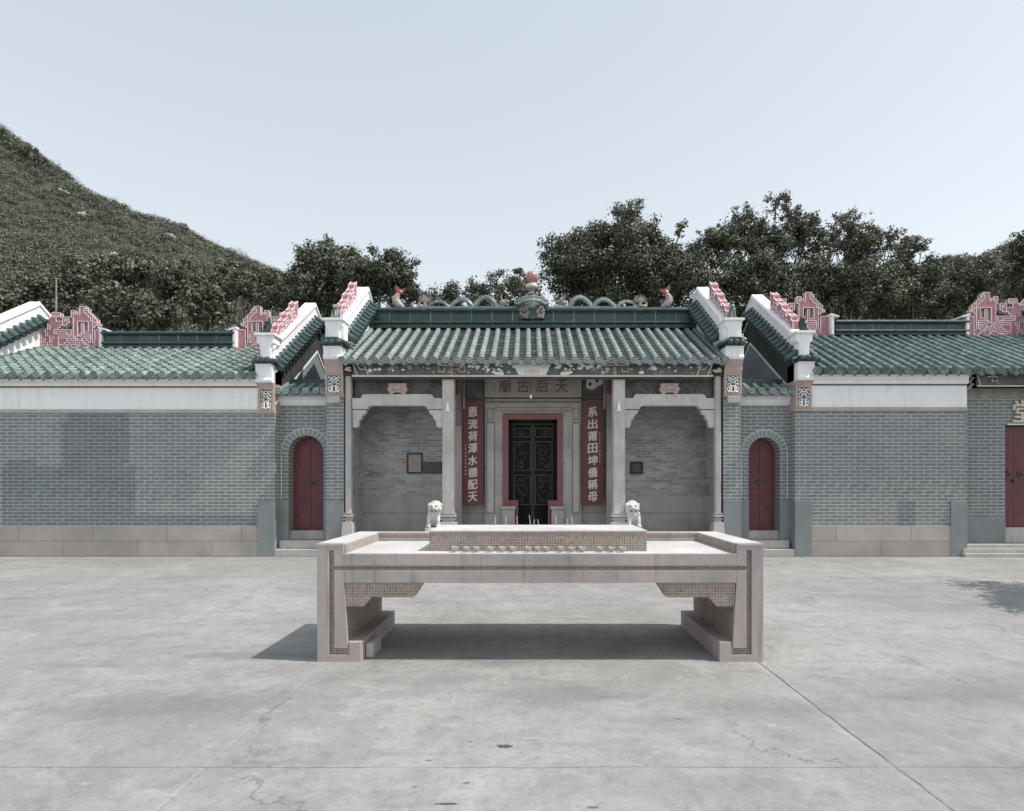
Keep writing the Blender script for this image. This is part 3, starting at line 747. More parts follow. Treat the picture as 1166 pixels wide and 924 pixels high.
# right wing's own entrance -----------------------------------------------------
YR = 13.0
m = MB(); m.box(9.73, 10.86, YR, YR + .3, .3, 3.56); m.box(12.9, 13.3, YR, YR + .3, .3, 3.56); m.box(10.86, 12.9, YR, YR + .3, 2.96, 3.56); m.box(9.73 - .004, 9.9, W_Y + .3, YR + .01, 0, 3.56)
m.build('brick_wall', 'gate_brick', right)
m = MB(); m.box(9.74, 13.3, YR - .01, YR + .29, 3.562, 3.79); m.build('plaster_band', 'plaster_old', right)
m = MB(); m.box(9.734, 10.86, YR - .012, YR + .3, .24, .88); m.build('cement_dado', 'cement', right, bevel=.006)
m = MB(); m.box(9.734, 13.3, W_Y + .02, YR + .28, .18, .27); m.build('doorstep', 'granite', right, bevel=.012)
m = MB(); m.box(9.60, 13.3, W_Y - .14, YR + .2, .0, .088); m.build('doorstep', 'granite', right, bevel=.012)
m = MB(); m.box(9.63, 13.3, W_Y - .06, YR + .2, .09, .178); m.build('doorstep', 'granite', right, bevel=.012)
m = MB(); m.box(10.85, 12.9, YR + .02, YR + .25, .272, .62); m.build('threshold', 'granite', right, bevel=.01)
for i in range(4):
    a = 10.87 + i * .262; b = MB(); b.box(a + .002, a + .258, YR + .10, YR + .15, .62, 2.93)
    for k in range(1): b.box(a + .125, a + .131, YR + .098, YR + .1, .64, 2.9)
    lf = b.build('door_leaf', 'red_door', right, bevel=.003)
    if i in (0, 1):
        h = MB(); hx = a + (.13 if i == 0 else .135); ring = [(hx + .05 * math.cos(R(t)), YR + .075, 1.83 + .055 * math.sin(R(t))) for t in range(0, 361, 30)]
        h.tube(ring, .009, 6); h.ball((hx, YR + .09, 1.89), (.03, .02, .03), 8); h.build('ring_handle', 'iron', lf, smooth=True)
m = MB(); m.tube([(11.08, YR + .06, 1.72), (11.20, YR + .06, 1.72)], .012, 6); m.box(11.11, 11.17, YR + .04, YR + .09, 1.65, 1.72); m.build('padlock', 'iron', right)
m = MB(); m.box(10.86, 12.9, YR + .16, YR + .28, .6, 2.96); m.build('door_frame', 'wood_brown', right)
m = MB(); m.box(10.9, 12.8, YR - .03, YR - .002, 2.955, 2.985); m.build('sign_shelf', 'trim_white', right)
glyphs([('堂', PX(1162, YR), YR - .01, PZ(469, YR), .42, .50)], 'sign_character', 'gold', right, depth=.05, bold=.012)
m = MB(); m.box(9.98, 13.3, W_Y + .02, W_Y + .06, 3.80, 4.04); eb = m.build('painted_eave_board', 'fascia_paint', right)
m = MB(); m.box(9.98, 13.3, W_Y + .0, W_Y + .02, 3.775, 3.805); m.tube([(9.98, W_Y + .01, 4.04), (10.06, W_Y + .01, 3.79)], .013, 6)
m.build('board_edge', 'gold', eb)
m = MB(); m.tube([(10.2, W_Y, 4.0), (10.42, W_Y, 4.0), (10.42, W_Y, 3.9), (10.3, W_Y, 3.9), (10.3, W_Y, 3.95)], .014, 6)
m.build('gold_fret', 'gold', eb)
m = MB(); m.box(9.98, 13.3, W_Y + .0, W_Y + .08, 4.045, 4.075); m.build('eave_batten', 'red_paint', right)
m = MB()
for k in range(7): m.ball((9.80 + .03 * (k % 3), W_Y + .02 - .004 * k, 3.74 + .045 * k), (.04, .05, .03), 8)
m.build('carved_bracket', 'clay_mix', right, smooth=True)

# ---------------------------------------------------------------- side gateways between the halls
def gateway(x0, x1, dx0, dx1, label, sign):
    """x0..x1 opening between halls, dx0..dx1 door opening"""
    g = empty('gateway', ((x0 + x1) / 2, 12.95, 0), label, 'gateway', 'arched gateways between the halls')
    Y = 12.95; zs = PZ(516, Y); rr = (dx1 - dx0) / 2; cx = (dx0 + dx1) / 2; ztop = 3.42
    n = 20; arc = [(cx + rr * math.cos(math.pi * i / n), zs + rr * math.sin(math.pi * i / n)) for i in range(n + 1)]
    # wall with arched opening: left pier, right pier, spandrels
    m = MB(); m.box(x0 + .002, dx0, Y, Y + .45, .19, zs); m.box(dx1, x1 - .002, Y, Y + .45, .19, zs)
    pr = [(x1 - .002, zs)] + arc + [(x0 + .002, zs), (x0 + .002, ztop), (cx, ztop), (x1 - .002, ztop)]
    h = n // 2
    m.prism([(x1 - .002, zs)] + arc[:h + 1] + [(cx, ztop), (x1 - .002, ztop)], 'y', Y, Y + .45)
    m.prism(arc[h:] + [(x0 + .002, zs), (x0 + .002, ztop), (cx, ztop)], 'y', Y, Y + .45)
    m.build('arch_wall', 'gate_brick', g)
    # radial brick ring with pale joints
    v = MB(); j = MB(); ro = rr + .155; nb = 15
    for i in range(nb):
        a0 = math.pi * i / nb; a1 = math.pi * (i + 1) / nb; pa = []
        for q in range(4): a = a0 + .012 + (a1 - a0 - .024) * q / 3; pa.append((cx + rr * math.cos(a), zs + rr * math.sin(a)))
        for q in range(3, -1, -1): a = a0 + .012 + (a1 - a0 - .024) * q / 3; pa.append((cx + ro * math.cos(a), zs + ro * math.sin(a)))
        v.prism(pa, 'y', Y - .008, Y + .02)
    v.build('arch_ring', 'cement', g)
    outer = [(cx + (ro + .012) * math.cos(math.pi * i / 24), Y - .002, zs + (ro + .012) * math.sin(math.pi * i / 24)) for i in range(25)]
    p1 = [(cx + (ro + .012) * math.cos(math.pi * i / 24), zs + (ro + .012) * math.sin(math.pi * i / 24)) for i in range(25)]
    p2 = [(cx + (rr) * math.cos(math.pi * i / 24), zs + (rr) * math.sin(math.pi * i / 24)) for i in range(25)]
    for i in range(24): j.prism([p1[i], p1[i + 1], p2[i + 1], p2[i]], 'y', Y - .004, Y - .0005)
    for sx in (cx - ro - .006, cx + ro + .006): j.box(sx - .006, sx + .006, Y - .004, Y, 1.27, zs)
    j.build('arch_pointing', 'trim_white', g)
    d = MB()
    d.box(x0 + .002, dx0 + .004, Y - .012, Y + .46, .19, 1.25); d.box(dx1 - .004, x1 - .002, Y - .012, Y + .46, .19, 1.25)
    d.build('cement_dado', 'cement', g, bevel=.005)
    # pair of red door leaves with arched head
    Yd = Y + .29; arcd = [(cx + (rr) * math.cos(math.pi * i / n), zs + (rr) * math.sin(math.pi * i / n)) for i in range(n + 1)]
    for s in (0, 1):
        b = MB(); pts = ([(cx + .003, .55), (dx1, .55)] + arcd[:h] + [(cx + .003, zs + rr)]) if s else ([(dx0, .55), (cx - .003, .55), (cx - .003, zs + rr)] + arcd[h + 1:])
        b.prism(pts, 'y', Yd, Yd + .05)
        lf = b.build('door_leaf', 'red_door', g, bevel=.003)
        if s:
            hn = MB(); zz = PZ(549, Yd)
            hn.tube([(cx - .10, Yd - .03, zz), (cx + .10, Yd - .03, zz)], .011, 6); hn.ball((cx - .06, Yd - .01, zz), (.03, .025, .03), 8); hn.ball((cx + .06, Yd - .01, zz), (.03, .025, .03), 8)
            hn.box(cx - .025, cx + .025, Yd - .05, Yd - .02, zz - .06, zz)
            hn.build('door_bolt', 'iron', lf, smooth=True)
    b = MB(); b.box(dx0 - .05, dx1 + .05, Yd + .06, Yd + .1, .3, zs + rr); b.build('door_backing', 'black', g)
    b = MB(); b.box(dx0 + .001, dx1 - .001, Y + .05, Yd + .1, .35, .548); b.build('threshold', 'granite_dark', g, bevel=.01)
    b = MB(); b.box(x0 + .04, x1 - .06, W_Y + .12, Y + .3, .165, .345); b.build('doorstep', 'granite', g, bevel=.015)
    b = MB(); b.box(x0 + .005, x1 - .005, W_Y - .02, Y + .3, 0, .163); b.build('doorstep', 'granite', g, bevel=.015)
    # cornice and small tiled roof
    b = MB(); b.prism([(Y - .01, ztop - .02), (Y - .03, ztop + .02), (Y - .05, ztop + .03), (Y - .05, ztop + .08), (Y - .10, ztop + .11), (Y - .10, ztop + .19), (Y + .4, ztop + .22), (Y + .4, ztop - .02)], 'x', x0 + .002, x1 - .002)
    b.build('cornice', 'trim_white', g, bevel=.004)
    roof_slope(g, x0 + .01, x1 - .01, Y - .22, ztop + .23, Y + .30, ztop + .47, 'tile_dull', pitch=.22, name='gate_roof_tiles')
    b = MB(); b.box(x0 + .12, x1 - .04, Y + .22, Y + .42, ztop + .42, ztop + .54); b.box(x0 + .12, x1 - .04, Y + .25, Y + .39, ztop + .54, ztop + .62)
    b.build('gate_ridge', 'ridge_teal', g, bevel=.01)
    return g
gateway(-5.63, -4.49, -5.44, -4.64, 'arched gateway with red doors, left of the entrance hall', 1)
gateway(4.72, 5.92, PX(847, 13.24), PX(882, 13.24), 'arched gateway with red doors, right of the entrance hall', -1)

# ---------------------------------------------------------------- the entrance hall
hall = empty('entrance_hall', (.115, W_Y, 0), 'tall central hall with pillared porch, dragons on its green tiled ridge and open stone front', 'temple hall')
XL0, XL1, XR0, XR1 = -4.49, -4.10, 4.34, 4.72        # the two gable walls
for (a, b, o) in ((XL0, XL1, -1), (XR0, XR1, 1)):
    m = MB(); m.box(a, b, W_Y, W_Y + .3, 1.252, 3.56); m.build('brick_pier', 'grey_brick', hall)
    m = MB(); m.box(a - .004, b + .004, W_Y - .02, W_Y + .35, 0, 1.25); m.build('cement_dado', 'cement', hall, bevel=.008)
    gable(hall, a, b, W_Y + .3, 14.85, 17.1, 6.74, .71, outer=o, z_low=0, inner_white=1.15)
    gable_head(hall, a, b, [3.60, 4.05, 4.35, 4.63, 4.82, 5.04, 5.22])
    m = MB(); m.prism([(W_Y - .02, 4.4), (W_Y - .02, 6.74 - .71 * (14.85 - W_Y) - .02), (W_Y + .3, 6.74 - .71 * (14.85 - W_Y - .3) - .02), (W_Y + .3, 4.4)], 'x', a - .01, b + .01)
    m.build('parapet_end', 'white_paint', hall, bevel=.006)
    xc = (a + b) / 2
    m = MB(); m.box(xc - .14, xc + .10 + .04, W_Y - .13, W_Y + .02, 3.40, 3.55); m.box(a - .01, b + .02, W_Y - .04, W_Y + .05, 3.555, 3.585)
    m.build('pier_corbel', 'granite', hall, bevel=.02)
    fret(hall, SIDE_FRET, (xc, 12.84, 6.74 - .71 * (14.85 - 12.84) - .29), (.092, .078), axis='y', shear=.71, thick=.14, lw=.011)
roof_slope(hall, XL1 - .0, XR0 + .0, 12.42, 4.27, 14.85, 5.62, 'tile_teal', pitch=.252)
roof_slope(hall, XL1, XR0, 17.28, 4.27, 14.85, 5.62, 'tile_teal', ends=False)
ridge(hall, XL1, XR0, 14.85, 5.64, .53, joint=.52)
m = MB(); m.box(XL1, XR0, 16.8, 17.0, 0, 4.2); m.build('rear_wall', 'gable_grey', hall)
# platform and front steps
m = MB(); m.box(XL1 + .002, XR0 - .002, 12.45, 13.95, 0, .45); m.build('porch_floor', 'granite', hall, bevel=.012)
m = MB(); m.box(-1.5, 1.75, 12.13, 12.448, 0, .30); m.build('doorstep', 'granite', hall, bevel=.012)
m = MB(); m.box(-1.5, 1.75, 11.81, 12.128, 0, .15); m.build('doorstep', 'granite', hall, bevel=.012)
# porch side and back walls
YB = 13.9
m = MB(); m.box(XL1, -1.02, YB, YB + .25, 1.32, 4.3); m.box(1.28, XR0, YB, YB + .25, 1.32, 4.3)
m.box(XL1 - .0, XL1 + .06, 12.99, YB, 1.32, 4.3); m.box(XR0 - .06, XR0, 12.99, YB, 1.32, 4.3); m.build('porch_brick_wall', 'old_brick', hall)
m = MB(); m.box(XL1 + .001, -1.02, YB - .025, YB + .2, .45, .905); m.box(XL1 + .001, -1.02, YB - .02, YB + .2, .912, 1.32); m.box(1.28, XR0 - .001, YB - .025, YB + .2, .45, .905); m.box(1.28, XR0 - .001, YB - .02, YB + .2, .912, 1.32)
m.box(XL1 + .002, XL1 + .075, 12.99, YB - .03, .45, 1.32); m.box(XR0 - .075, XR0 - .002, 12.99, YB - .03, .45, 1.32)
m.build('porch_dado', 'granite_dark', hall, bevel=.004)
# small patched pale bricks on the right-hand porch wall
m = MB()
for (px, py) in ((776, 515), (764, 541), (750, 548), (757, 557), (771, 563), (798, 554), (748, 525), (770, 487)):
    x, z = PX(px, YB), PZ(py, YB); m.box(x - .12, x + .12, YB - .003, YB + .02, z - .028, z + .028)
m.build('pale_brick_patch', 'plaster_old', hall)
# granite door surround
YS = 13.72
m = MB()
m.box(PX(552, YS), PX(574, YS), YS, YB + .2, .45, 3.42); m.box(PX(640, YS), PX(662, YS), YS, YB + .2, .45, 3.42)
m.box(PX(552, YS), PX(662, YS), YS, YB + .2, 3.32 + .10, 3.66); m.box(PX(574, YS), PX(640, YS), YS + .0, YB + .2, PZ(471, YS), 3.42)
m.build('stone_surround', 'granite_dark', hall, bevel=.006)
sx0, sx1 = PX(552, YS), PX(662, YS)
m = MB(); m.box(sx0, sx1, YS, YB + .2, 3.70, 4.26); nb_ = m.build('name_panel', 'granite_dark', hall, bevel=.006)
m = MB(); m.box(sx0 + .06, sx1 - .06, YS + .05, YB, 3.66, 3.70); m.build('shadow_groove', 'engraved', hall)
m = MB()
for (a, b) in ((sx0, sx0 + .05), (sx1 - .05, sx1)): m.box(a, b, YS - .02, YS, 3.70, 4.2)
m.build('panel_border', 'granite_dark', nb_)
for (pa, pb) in ((555, 562), (652.5, 659.5)):
    m = MB(); m.box(PX(pa, YS), PX(pb, YS), YS - .006, YS - .001, PZ(583, YS), PZ(483, YS)); m.build('pilaster_panel', 'granite', hall)
glyphs([(c, PX(px, YS), YS - .001, PZ(440, YS), .29, .31) for c, px in (('廟', 575), ('古', 596), ('后', 617.5), ('天', 639.5))], 'engraved_character', 'engraved', nb_, depth=.006, bold=.008)
# raised panels and mouldings on the surround, coloured dark for the shade of grooves
m = MB()
def frame2(M_, x0, x1, z0, z1, y, t=.014, p=.012):
    M_.box(x0, x1, y - p, y, z1 - t, z1); M_.box(x0, x1, y - p, y, z0, z0 + t); M_.box(x0, x0 + t, y - p, y, z0 + t, z1 - t); M_.box(x1 - t, x1, y - p, y, z0 + t, z1 - t)
for (a, b) in ((553.5, 563.5), (651.5, 660.5)):
    frame2(m, PX(a, YS), PX(b, YS), PZ(585, YS), PZ(481, YS), YS)
    frame2(m, PX(a, YS) + .02, PX(b, YS) - .02, PZ(478, YS), PZ(465, YS), YS, .012)
frame2(m, PX(564, YS), PX(651, YS), PZ(470, YS) + .03, PZ(464, YS), YS, .012)
m.box(sx0 - .02, sx1 + .02, YS - .03, YS, PZ(459, YS), PZ(457.5, YS))
m.build('stone_moulding', 'groove_shade', hall)
# red painted stone door frame, stepping in at the bottom
m = MB(); fx0, fx1 = PX(572.5, YS), PX(641, YS); ix0, ix1 = PX(579, YS), PX(634.5, YS); zt = PZ(471.5, YS); zi = PZ(478, YS); zb = PZ(570, YS)
m.box(fx0, ix0, YS - .03, YS + .1, PZ(577, YS), zt); m.box(ix1, fx1, YS - .03, YS + .1, PZ(577, YS), zt); m.box(ix0, ix1, YS - .03, YS + .1, zi, zt)
jx0, jx1 = PX(590, YS), PX(624, YS)
m.box(ix0, jx0, YS - .032, YS + .1, PZ(577, YS), zb); m.box(jx1, ix1, YS - .032, YS + .1, PZ(577, YS), zb)
m.box(jx0 - .06, jx0, YS - .03, YS + .1, .45, PZ(577, YS)); m.box(jx1, jx1 + .06, YS - .03, YS + .1, .45, PZ(577, YS))
m.build('red_door_frame', 'frame_red', hall, bevel=.005)
for (a, b) in ((fx0 - .01, jx0 - .078), (jx1 + .078, fx1 + .01)):
    m = MB(); m.box(a, b, YS - .10, YS + .1, .45, PZ(580, YS)); m.box(a - .03, b + .02, YS - .13, YS + .1, PZ(580, YS), PZ(577, YS) + .01)
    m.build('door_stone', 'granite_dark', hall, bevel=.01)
# dark double door with carved panels
YD = 13.98
m = MB(); m.box(ix0 - .1, ix1 + .1, YD + .06, YD + .1, .45, zi + .1); m.build('door_backing', 'black', hall)
m = MB(); m.box(ix0 - .05, ix0 + .10, YD - .1, YD + .06, .45, zi + .05); m.box(ix1 - .10, ix1 + .05, YD - .1, YD + .06, .45, zi + .05); m.box(ix0, ix1, YD - .1, YD + .06, zi - .06, zi + .05)
m.build('inner_frame', 'dark_door', hall, bevel=.005)
cxd = (ix0 + ix1) / 2
for s in (-1, 1):
    a, b = sorted((cxd + s * .005, cxd + s * .50)); lf = MB(); lf.box(a, b, YD, YD + .04, .46, zi - .06)
    L_ = lf.build('carved_door_leaf', 'dark_door', hall, bevel=.004)
    k = MB()
    for (z0, z1) in ((PZ(576, YD), PZ(540, YD)), (PZ(537, YD), PZ(502, YD)), (PZ(499, YD), PZ(487, YD))):
        frame2(k, a + .05, b - .05, z0 + .02, z1 - .02, YD, .016, .02)
    frame2(k, a + .008, b - .008, .48, zi - .07, YD, .02, .012)
    k.build('panel_frame', 'dark_door_trim', L_)
    for (z0, z1, n) in ((PZ(576, YD), PZ(540, YD), 44), (PZ(537, YD), PZ(502, YD), 44), (PZ(499, YD), PZ(487, YD), 16)):
        k = MB(); u0, u1, w0, w1 = a + .10, b - .10, z0 + .065, z1 - .065; p_ = Vector(((u0 + u1) / 2, YD - .006, w0 + .02)); an = 1.2; pts = [p_.copy()]
        for i in range(n * 3):
            an += rnd.uniform(-1.1, 1.25); q_ = p_ + Vector((.034 * math.cos(an), 0, .034 * math.sin(an) + .004 * (1 if i < n * 1.5 else -1)))
            if not (u0 < q_.x < u1): an = math.pi - an; q_.x = min(max(q_.x, u0), u1)
            if not (w0 < q_.z < w1): an = -an; q_.z = min(max(q_.z, w0), w1)
            p_ = q_; pts.append(p_.copy())
        k.tube(pts, [.004 + .005 * (i % 5 == 0) for i in range(len(pts))], 5, up=(0, -1, 0))
        k.build('door_carving', 'dark_door_trim', L_, smooth=True)

# porch columns -----------------------------------------------------------------
def column(cx, w, y0, half=False):
    m = MB(); h = w / 2; z0 = PZ(584.5, y0)
    m.prism([(cx - h + .02, y0), (cx + h - .02, y0), (cx + h, y0 + .02), (cx + h, y0 + w), (cx - h, y0 + w), (cx - h, y0 + .02)], 'z', z0, 4.26)
    c = m.build('porch_column', 'granite_light' if not half else 'granite', hall, bevel=.006)
    b = MB(); yc = y0 + h
    def sq(r0, r1, za, zb_):
        b.add([(cx - r0, yc - r0, za), (cx + r0, yc - r0, za), (cx + r0, yc + r0, za), (cx - r0, yc + r0, za), (cx - r1, yc - r1, zb_), (cx + r1, yc - r1, zb_), (cx + r1, yc + r1, zb_), (cx - r1, yc + r1, zb_)],
              [(0, 3, 2, 1), (4, 5, 6, 7), (0, 1, 5, 4), (1, 2, 6, 5), (2, 3, 7, 6), (3, 0, 4, 7)])
    e = h + (.045 if half else .055)
    sq(e - .03, e, z0 - .04, z0 - .001); sq(e, e - .01, z0 - .075, z0 - .041); sq(h - .005, h + .01, z0 - .115, z0 - .076); sq(e - .02, e - .01, z0 - .145, z0 - .116); sq(h + .01, h + .0, z0 - .20, z0 - .146)
    sq(e + .02, e, .452, z0 - .201)
    b.build('column_base', 'granite_light' if not half else 'granite', c, bevel=.008)
    return c
YC = 12.66
c1 = column(-1.78, .265, YC); c2 = column(2.02, .265, YC)
c3 = column(-4.0, .13, YC, True); c4 = column(4.215, .13, YC, True)
for cx, s in ((-1.78, -1), (2.02, 1)):     # white fittings on the inner columns
    z = PZ(469, YC); x = cx + (.0 if s < 0 else -.02)
    m = MB(); m.box(x - .05, x + .05, YC - .05, YC - .001, z, z + .05); m.tube([(x, YC - .05, z + .03), (x, YC - .07, z + .10), (x, YC - .055, z + .2)], [.045, .04, .018], 8)
    fx = m.build('wall_light', 'white_paint', None, smooth=True); tag(fx, 'small white light fitted high on the %s tall porch column' % ('left' if s < 0 else 'right'), 'light', 'lights on the porch columns')

# stone beams with stepped ends and brackets
def beam(px0, px1):
    Y0, Y1 = 12.70, 12.88; f = lambda px, py: (PX(px, Y0), PZ(py, Y0)); m = MB()
    L, Rr = px0, px1
    top = [(L, 453.5), (L + 10, 453.5), (L + 10.5, 451), (L + 13, 449), (Rr - 13, 449), (Rr - 10.5, 451), (Rr - 10, 453.5), (Rr, 453.5)]
    bot = [(Rr, 466), (Rr - 17, 466), (Rr - 18, 463.5), (Rr - 21, 462), (L + 21, 462), (L + 18, 463.5), (L + 17, 466), (L, 466)]
    m.prism([f(*p) for p in top + bot], 'y', Y0, Y1); m.build('stone_beam', 'granite_light', hall, bevel=.006)
    for s in (0, 1):
        pts = [(0, 466.8), (15.5, 466.8), (15.5, 469.5), (13, 472.5), (11, 473), (10, 477), (7.5, 479), (6.6, 485), (5, 487), (1, 487), (0, 485)]
        pts = [f(L + a, b) if s == 0 else f(Rr - a, b) for a, b in pts]
        m = MB(); m.prism(pts, 'y', Y0 + .02, Y1 - .02); m.build('beam_bracket', 'granite_light', hall, bevel=.006)
    # frieze panel above, with a carved stone block
    z0, z1 = PZ(449, Y0) + .0, PZ(428, Y0)
    a, b = f(L, 0)[0], f(Rr, 0)[0]
    m = MB(); m.box(a, b, 12.92, 12.98, PZ(453, Y0) - .0, 4.26); fz = m.build('painted_frieze', 'frieze_paint', hall)
    cx = (a + b) / 2; pts = [(-.16, 0), (-.10, 0), (-.08, .035), (.08, .035), (.10, 0), (.16, 0), (.20, .07), (.23, .12), (.19, .16), (.2, .24), (-.2, .24), (-.19, .16), (-.23, .12), (-.20, .07)]
    m = MB(); m.prism([(cx + u, z0 + .002 + v) for u, v in pts], 'y', 12.70, 12.90); m.ball((cx, 12.69, z0 + .14), (.10, .04, .06), 10)
    for u in (-.12, .12): m.ball((cx + u, 12.69, z0 + .12), (.04, .03, .05), 8)
    m.build('carved_block', 'stone_pink', hall, bevel=.008, smooth=True)
    m = MB()
    for k in range(16):
        u = rnd.uniform(a + .1, b - .1)
        if abs(u - cx) < .3: continue
        v = rnd.uniform(z0 + .08, z1 - .1)
        m.tube([(u + .06 * q, 12.91, v + .04 * math.sin(q * 2 + k)) for q in (-1, -.3, .4, 1)], [.008, .03, .025, .008], 6)
    m.build('frieze_carving', 'frieze_paint', fz, smooth=True)
    m = MB(); m.box(cx - .36, cx + .30, 12.90, 12.93, 3.98, 4.05); m.build('frieze_ledge', 'wood_brown', fz)
beam(401, 503.5); beam(711.5, 814)
# dark cross beams inside the porch and a boarded ceiling
m = MB()
for x in (-1.78, 2.02): m.box(x - .09, x + .09, 12.95, YB, 3.75, 4.1)
m.build('cross_beam', 'red_paint', hall, bevel=.01)
m = MB(); m.box(XL1, XR0, 12.66, YB, 4.265, 4.27); m.build('porch_ceiling', 'wood_brown', hall)
for s, (a, b) in ((-1, (PX(530, 13.8), PX(551, 13.8))), (1, (PX(663, 13.8), PX(690, 13.8)))):
    m = MB(); m.box(a, b, 13.80, 13.88, PZ(455, 13.8), 4.26); m.build('mural_panel', 'frieze_paint' if s < 0 else 'frieze_paint', hall)
    x = (a + b) / 2
    m = MB()
    if s > 0:
        m.prism([(x - .2, 3.95), (x - .17, 4.2), (x + .22, 4.2), (x + .2, 4.03), (x + .05, 3.95), (x - .05, 3.88)], 'y', 13.76, 13.80); m.build('mural_scroll', 'trim_white', hall)
        m = MB(); m.box(x - .14, x - .07, 13.75, 13.76, 3.99, 4.05); m.box(x + .03, x + .09, 13.75, 13.76, 4.07, 4.13); m.build('scroll_mark', 'black', hall)
for px in (521.5, 695):       # slim stone pilasters beside the boards
    x = PX(px, 13.6); m = MB(); m.box(x - .09, x + .09, 13.62, YB, .45, 3.0); m.build('wall_pilaster', 'granite_dark', hall, bevel=.006)
    m = MB(); m.box(x - .09, x + .09, 13.66, YB, 3.0, 4.2); m.build('pilaster_head', 'plaster_old', hall)
    m = MB(); m.tube([(x + .14 * (1 if px < 600 else -1), 13.6, 3.4), (x + .14 * (1 if px < 600 else -1), 13.6, 4.2)], .02, 6); m.build('red_rod', 'stone_pink', hall)
# painted eave board
YF = 12.56; ze0, ze1 = PZ(428.5, YF), PZ(413.5, YF)
bx0, bx1 = PX(402, YF), PX(811, YF)
m = MB(); m.box(bx0, bx1, YF, YF + .05, ze0, ze1); eb = m.build('painted_eave_board', 'fascia_paint', hall)
m = MB(); m.box(bx0 - .02, bx1 + .02, YF - .02, YF - .001, ze0 - .02, ze0 + .02); m.build('lower_edge', 'gold', eb, bevel=.004)
m = MB(); m.box(bx0 - .1, bx1 + .1, YF - .02, YF - .001, ze1 - .012, ze1 + .014)
for px in (514.5, 700): x = PX(px, YF); m.box(x - .03, x - .008, YF - .018, YF - .001, ze0 + .02, ze1 - .012); m.box(x + .008, x + .03, YF - .018, YF - .001, ze0 + .02, ze1 - .012)
m.build('pink_edge', 'stone_pink', eb)
m = MB(); zc_ = (ze0 + ze1) / 2
def key(x, s):    # little square spiral
    p = [(0, .095), (.25, .095), (.25, -.05), (.12, -.05), (.12, .03)]
    m.tube([(x + s * u, YF - .012, zc_ + v) for u, v in p], .014, 6, up=(0, -1, 0))
for px in (514.5, 700): key(PX(px, YF) - .04, -1); key(PX(px, YF) + .04, 1)
for s, x in ((1, bx0), (-1, bx1)):
    for off in (0, .24): m.tube([(x + s * off, YF - .012, ze1 - .02), (x + s * (off + .10), YF - .012, ze0 + .02)], .013, 6)
    m.tube([(x + s * .12, YF - .012, ze1 - .08), (x + s * .16, YF - .012, zc_), (x + s * .26, YF - .012, zc_)], .011, 6)
m.build('key_fret', 'gold', eb, smooth=True)
cxm = PX(606, YF); m = MB(); m.prism([(cxm - .42, ze1 - .012), (cxm + .42, ze1 - .012), (cxm + .30, ze0 + .02), (cxm - .30, ze0 + .02)], 'y', YF - .012, YF - .001)
for k in range(46):      # white and pink carved flowers and birds
    u = rnd.uniform(-1.75, 1.75) if k < 34 else rnd.choice((-1, 1)) * rnd.uniform(2.2, 3.7); z = ze1 - .05 - abs(rnd.gauss(0, .035)) if k < 26 else rnd.uniform(ze0 + .06, ze1 - .07); r_ = rnd.uniform(.018, .045)
    m.ball((cxm + u, YF - .008, z), (r_ * rnd.uniform(1, 1.7), .014, r_), 7)
for s in (-1, 1):
    x = cxm + s * .78; m.tube([(x - .16 * s, YF - .01, ze0 + .05), (x, YF - .01, ze0 + .055), (x + .09 * s, YF - .01, ze0 + .09), (x + .03 * s, YF - .01, ze0 + .14), (x + .09 * s, YF - .01, ze0 + .17)], [.03, .04, .035, .018, .01], 7)
m.build('white_carving', 'trim_white', eb, smooth=True)
m = MB()
for k in range(30):
    u = rnd.choice((-1, 1)) * rnd.uniform(.5, 3.75); z = rnd.uniform(ze0 + .05, ze1 - .06); r_ = rnd.uniform(.015, .04)
    m.ball((cxm + u, YF - .006, z), (r_ * 1.6, .012, r_), 7)
m.build('pink_carving', 'stone_pink', eb, smooth=True)
m = MB(); m.ball((cxm, YF - .02, ze0 + .08), (.09, .02, .05), 8)
for s in (-1, 1): m.tube([(cxm + s * .05, YF - .02, ze0 + .08), (cxm + s * .13, YF - .02, ze0 + .12), (cxm + s * .15, YF - .02, ze0 + .03)], [.02, .02, .01], 6)
m.build('gold_emblem', 'gold', eb, smooth=True)
m = MB(); m.box(bx0 - .25, bx1 + .25, YF + .02, YF + .08, ze1 + .004, ze1 + .03); m.build('eave_batten', 'red_paint', hall)
m = MB(); m.box(bx0, bx1, YF + .06, YF + .09, ze0 - .06, ze0 + .02); m.build('beam_underside', 'ridge_teal', hall)
for s, x in ((-1, bx0 - .12), (1, bx1 + .12)):
    m = MB()
    for k in range(6): m.ball((x + rnd.uniform(-.07, .07), YF + .02, zc_ + rnd.uniform(-.05, .05)), (.045, .03, .03), 8)
    m.build('carved_rosette', 'glaze_cream', hall, smooth=True)
    m = MB(); m.box(x - s * 0 - .16, x + .16, YF + .08, 12.95, ze0 + .02, 4.25); m.build('eave_corner_block', 'black', hall)

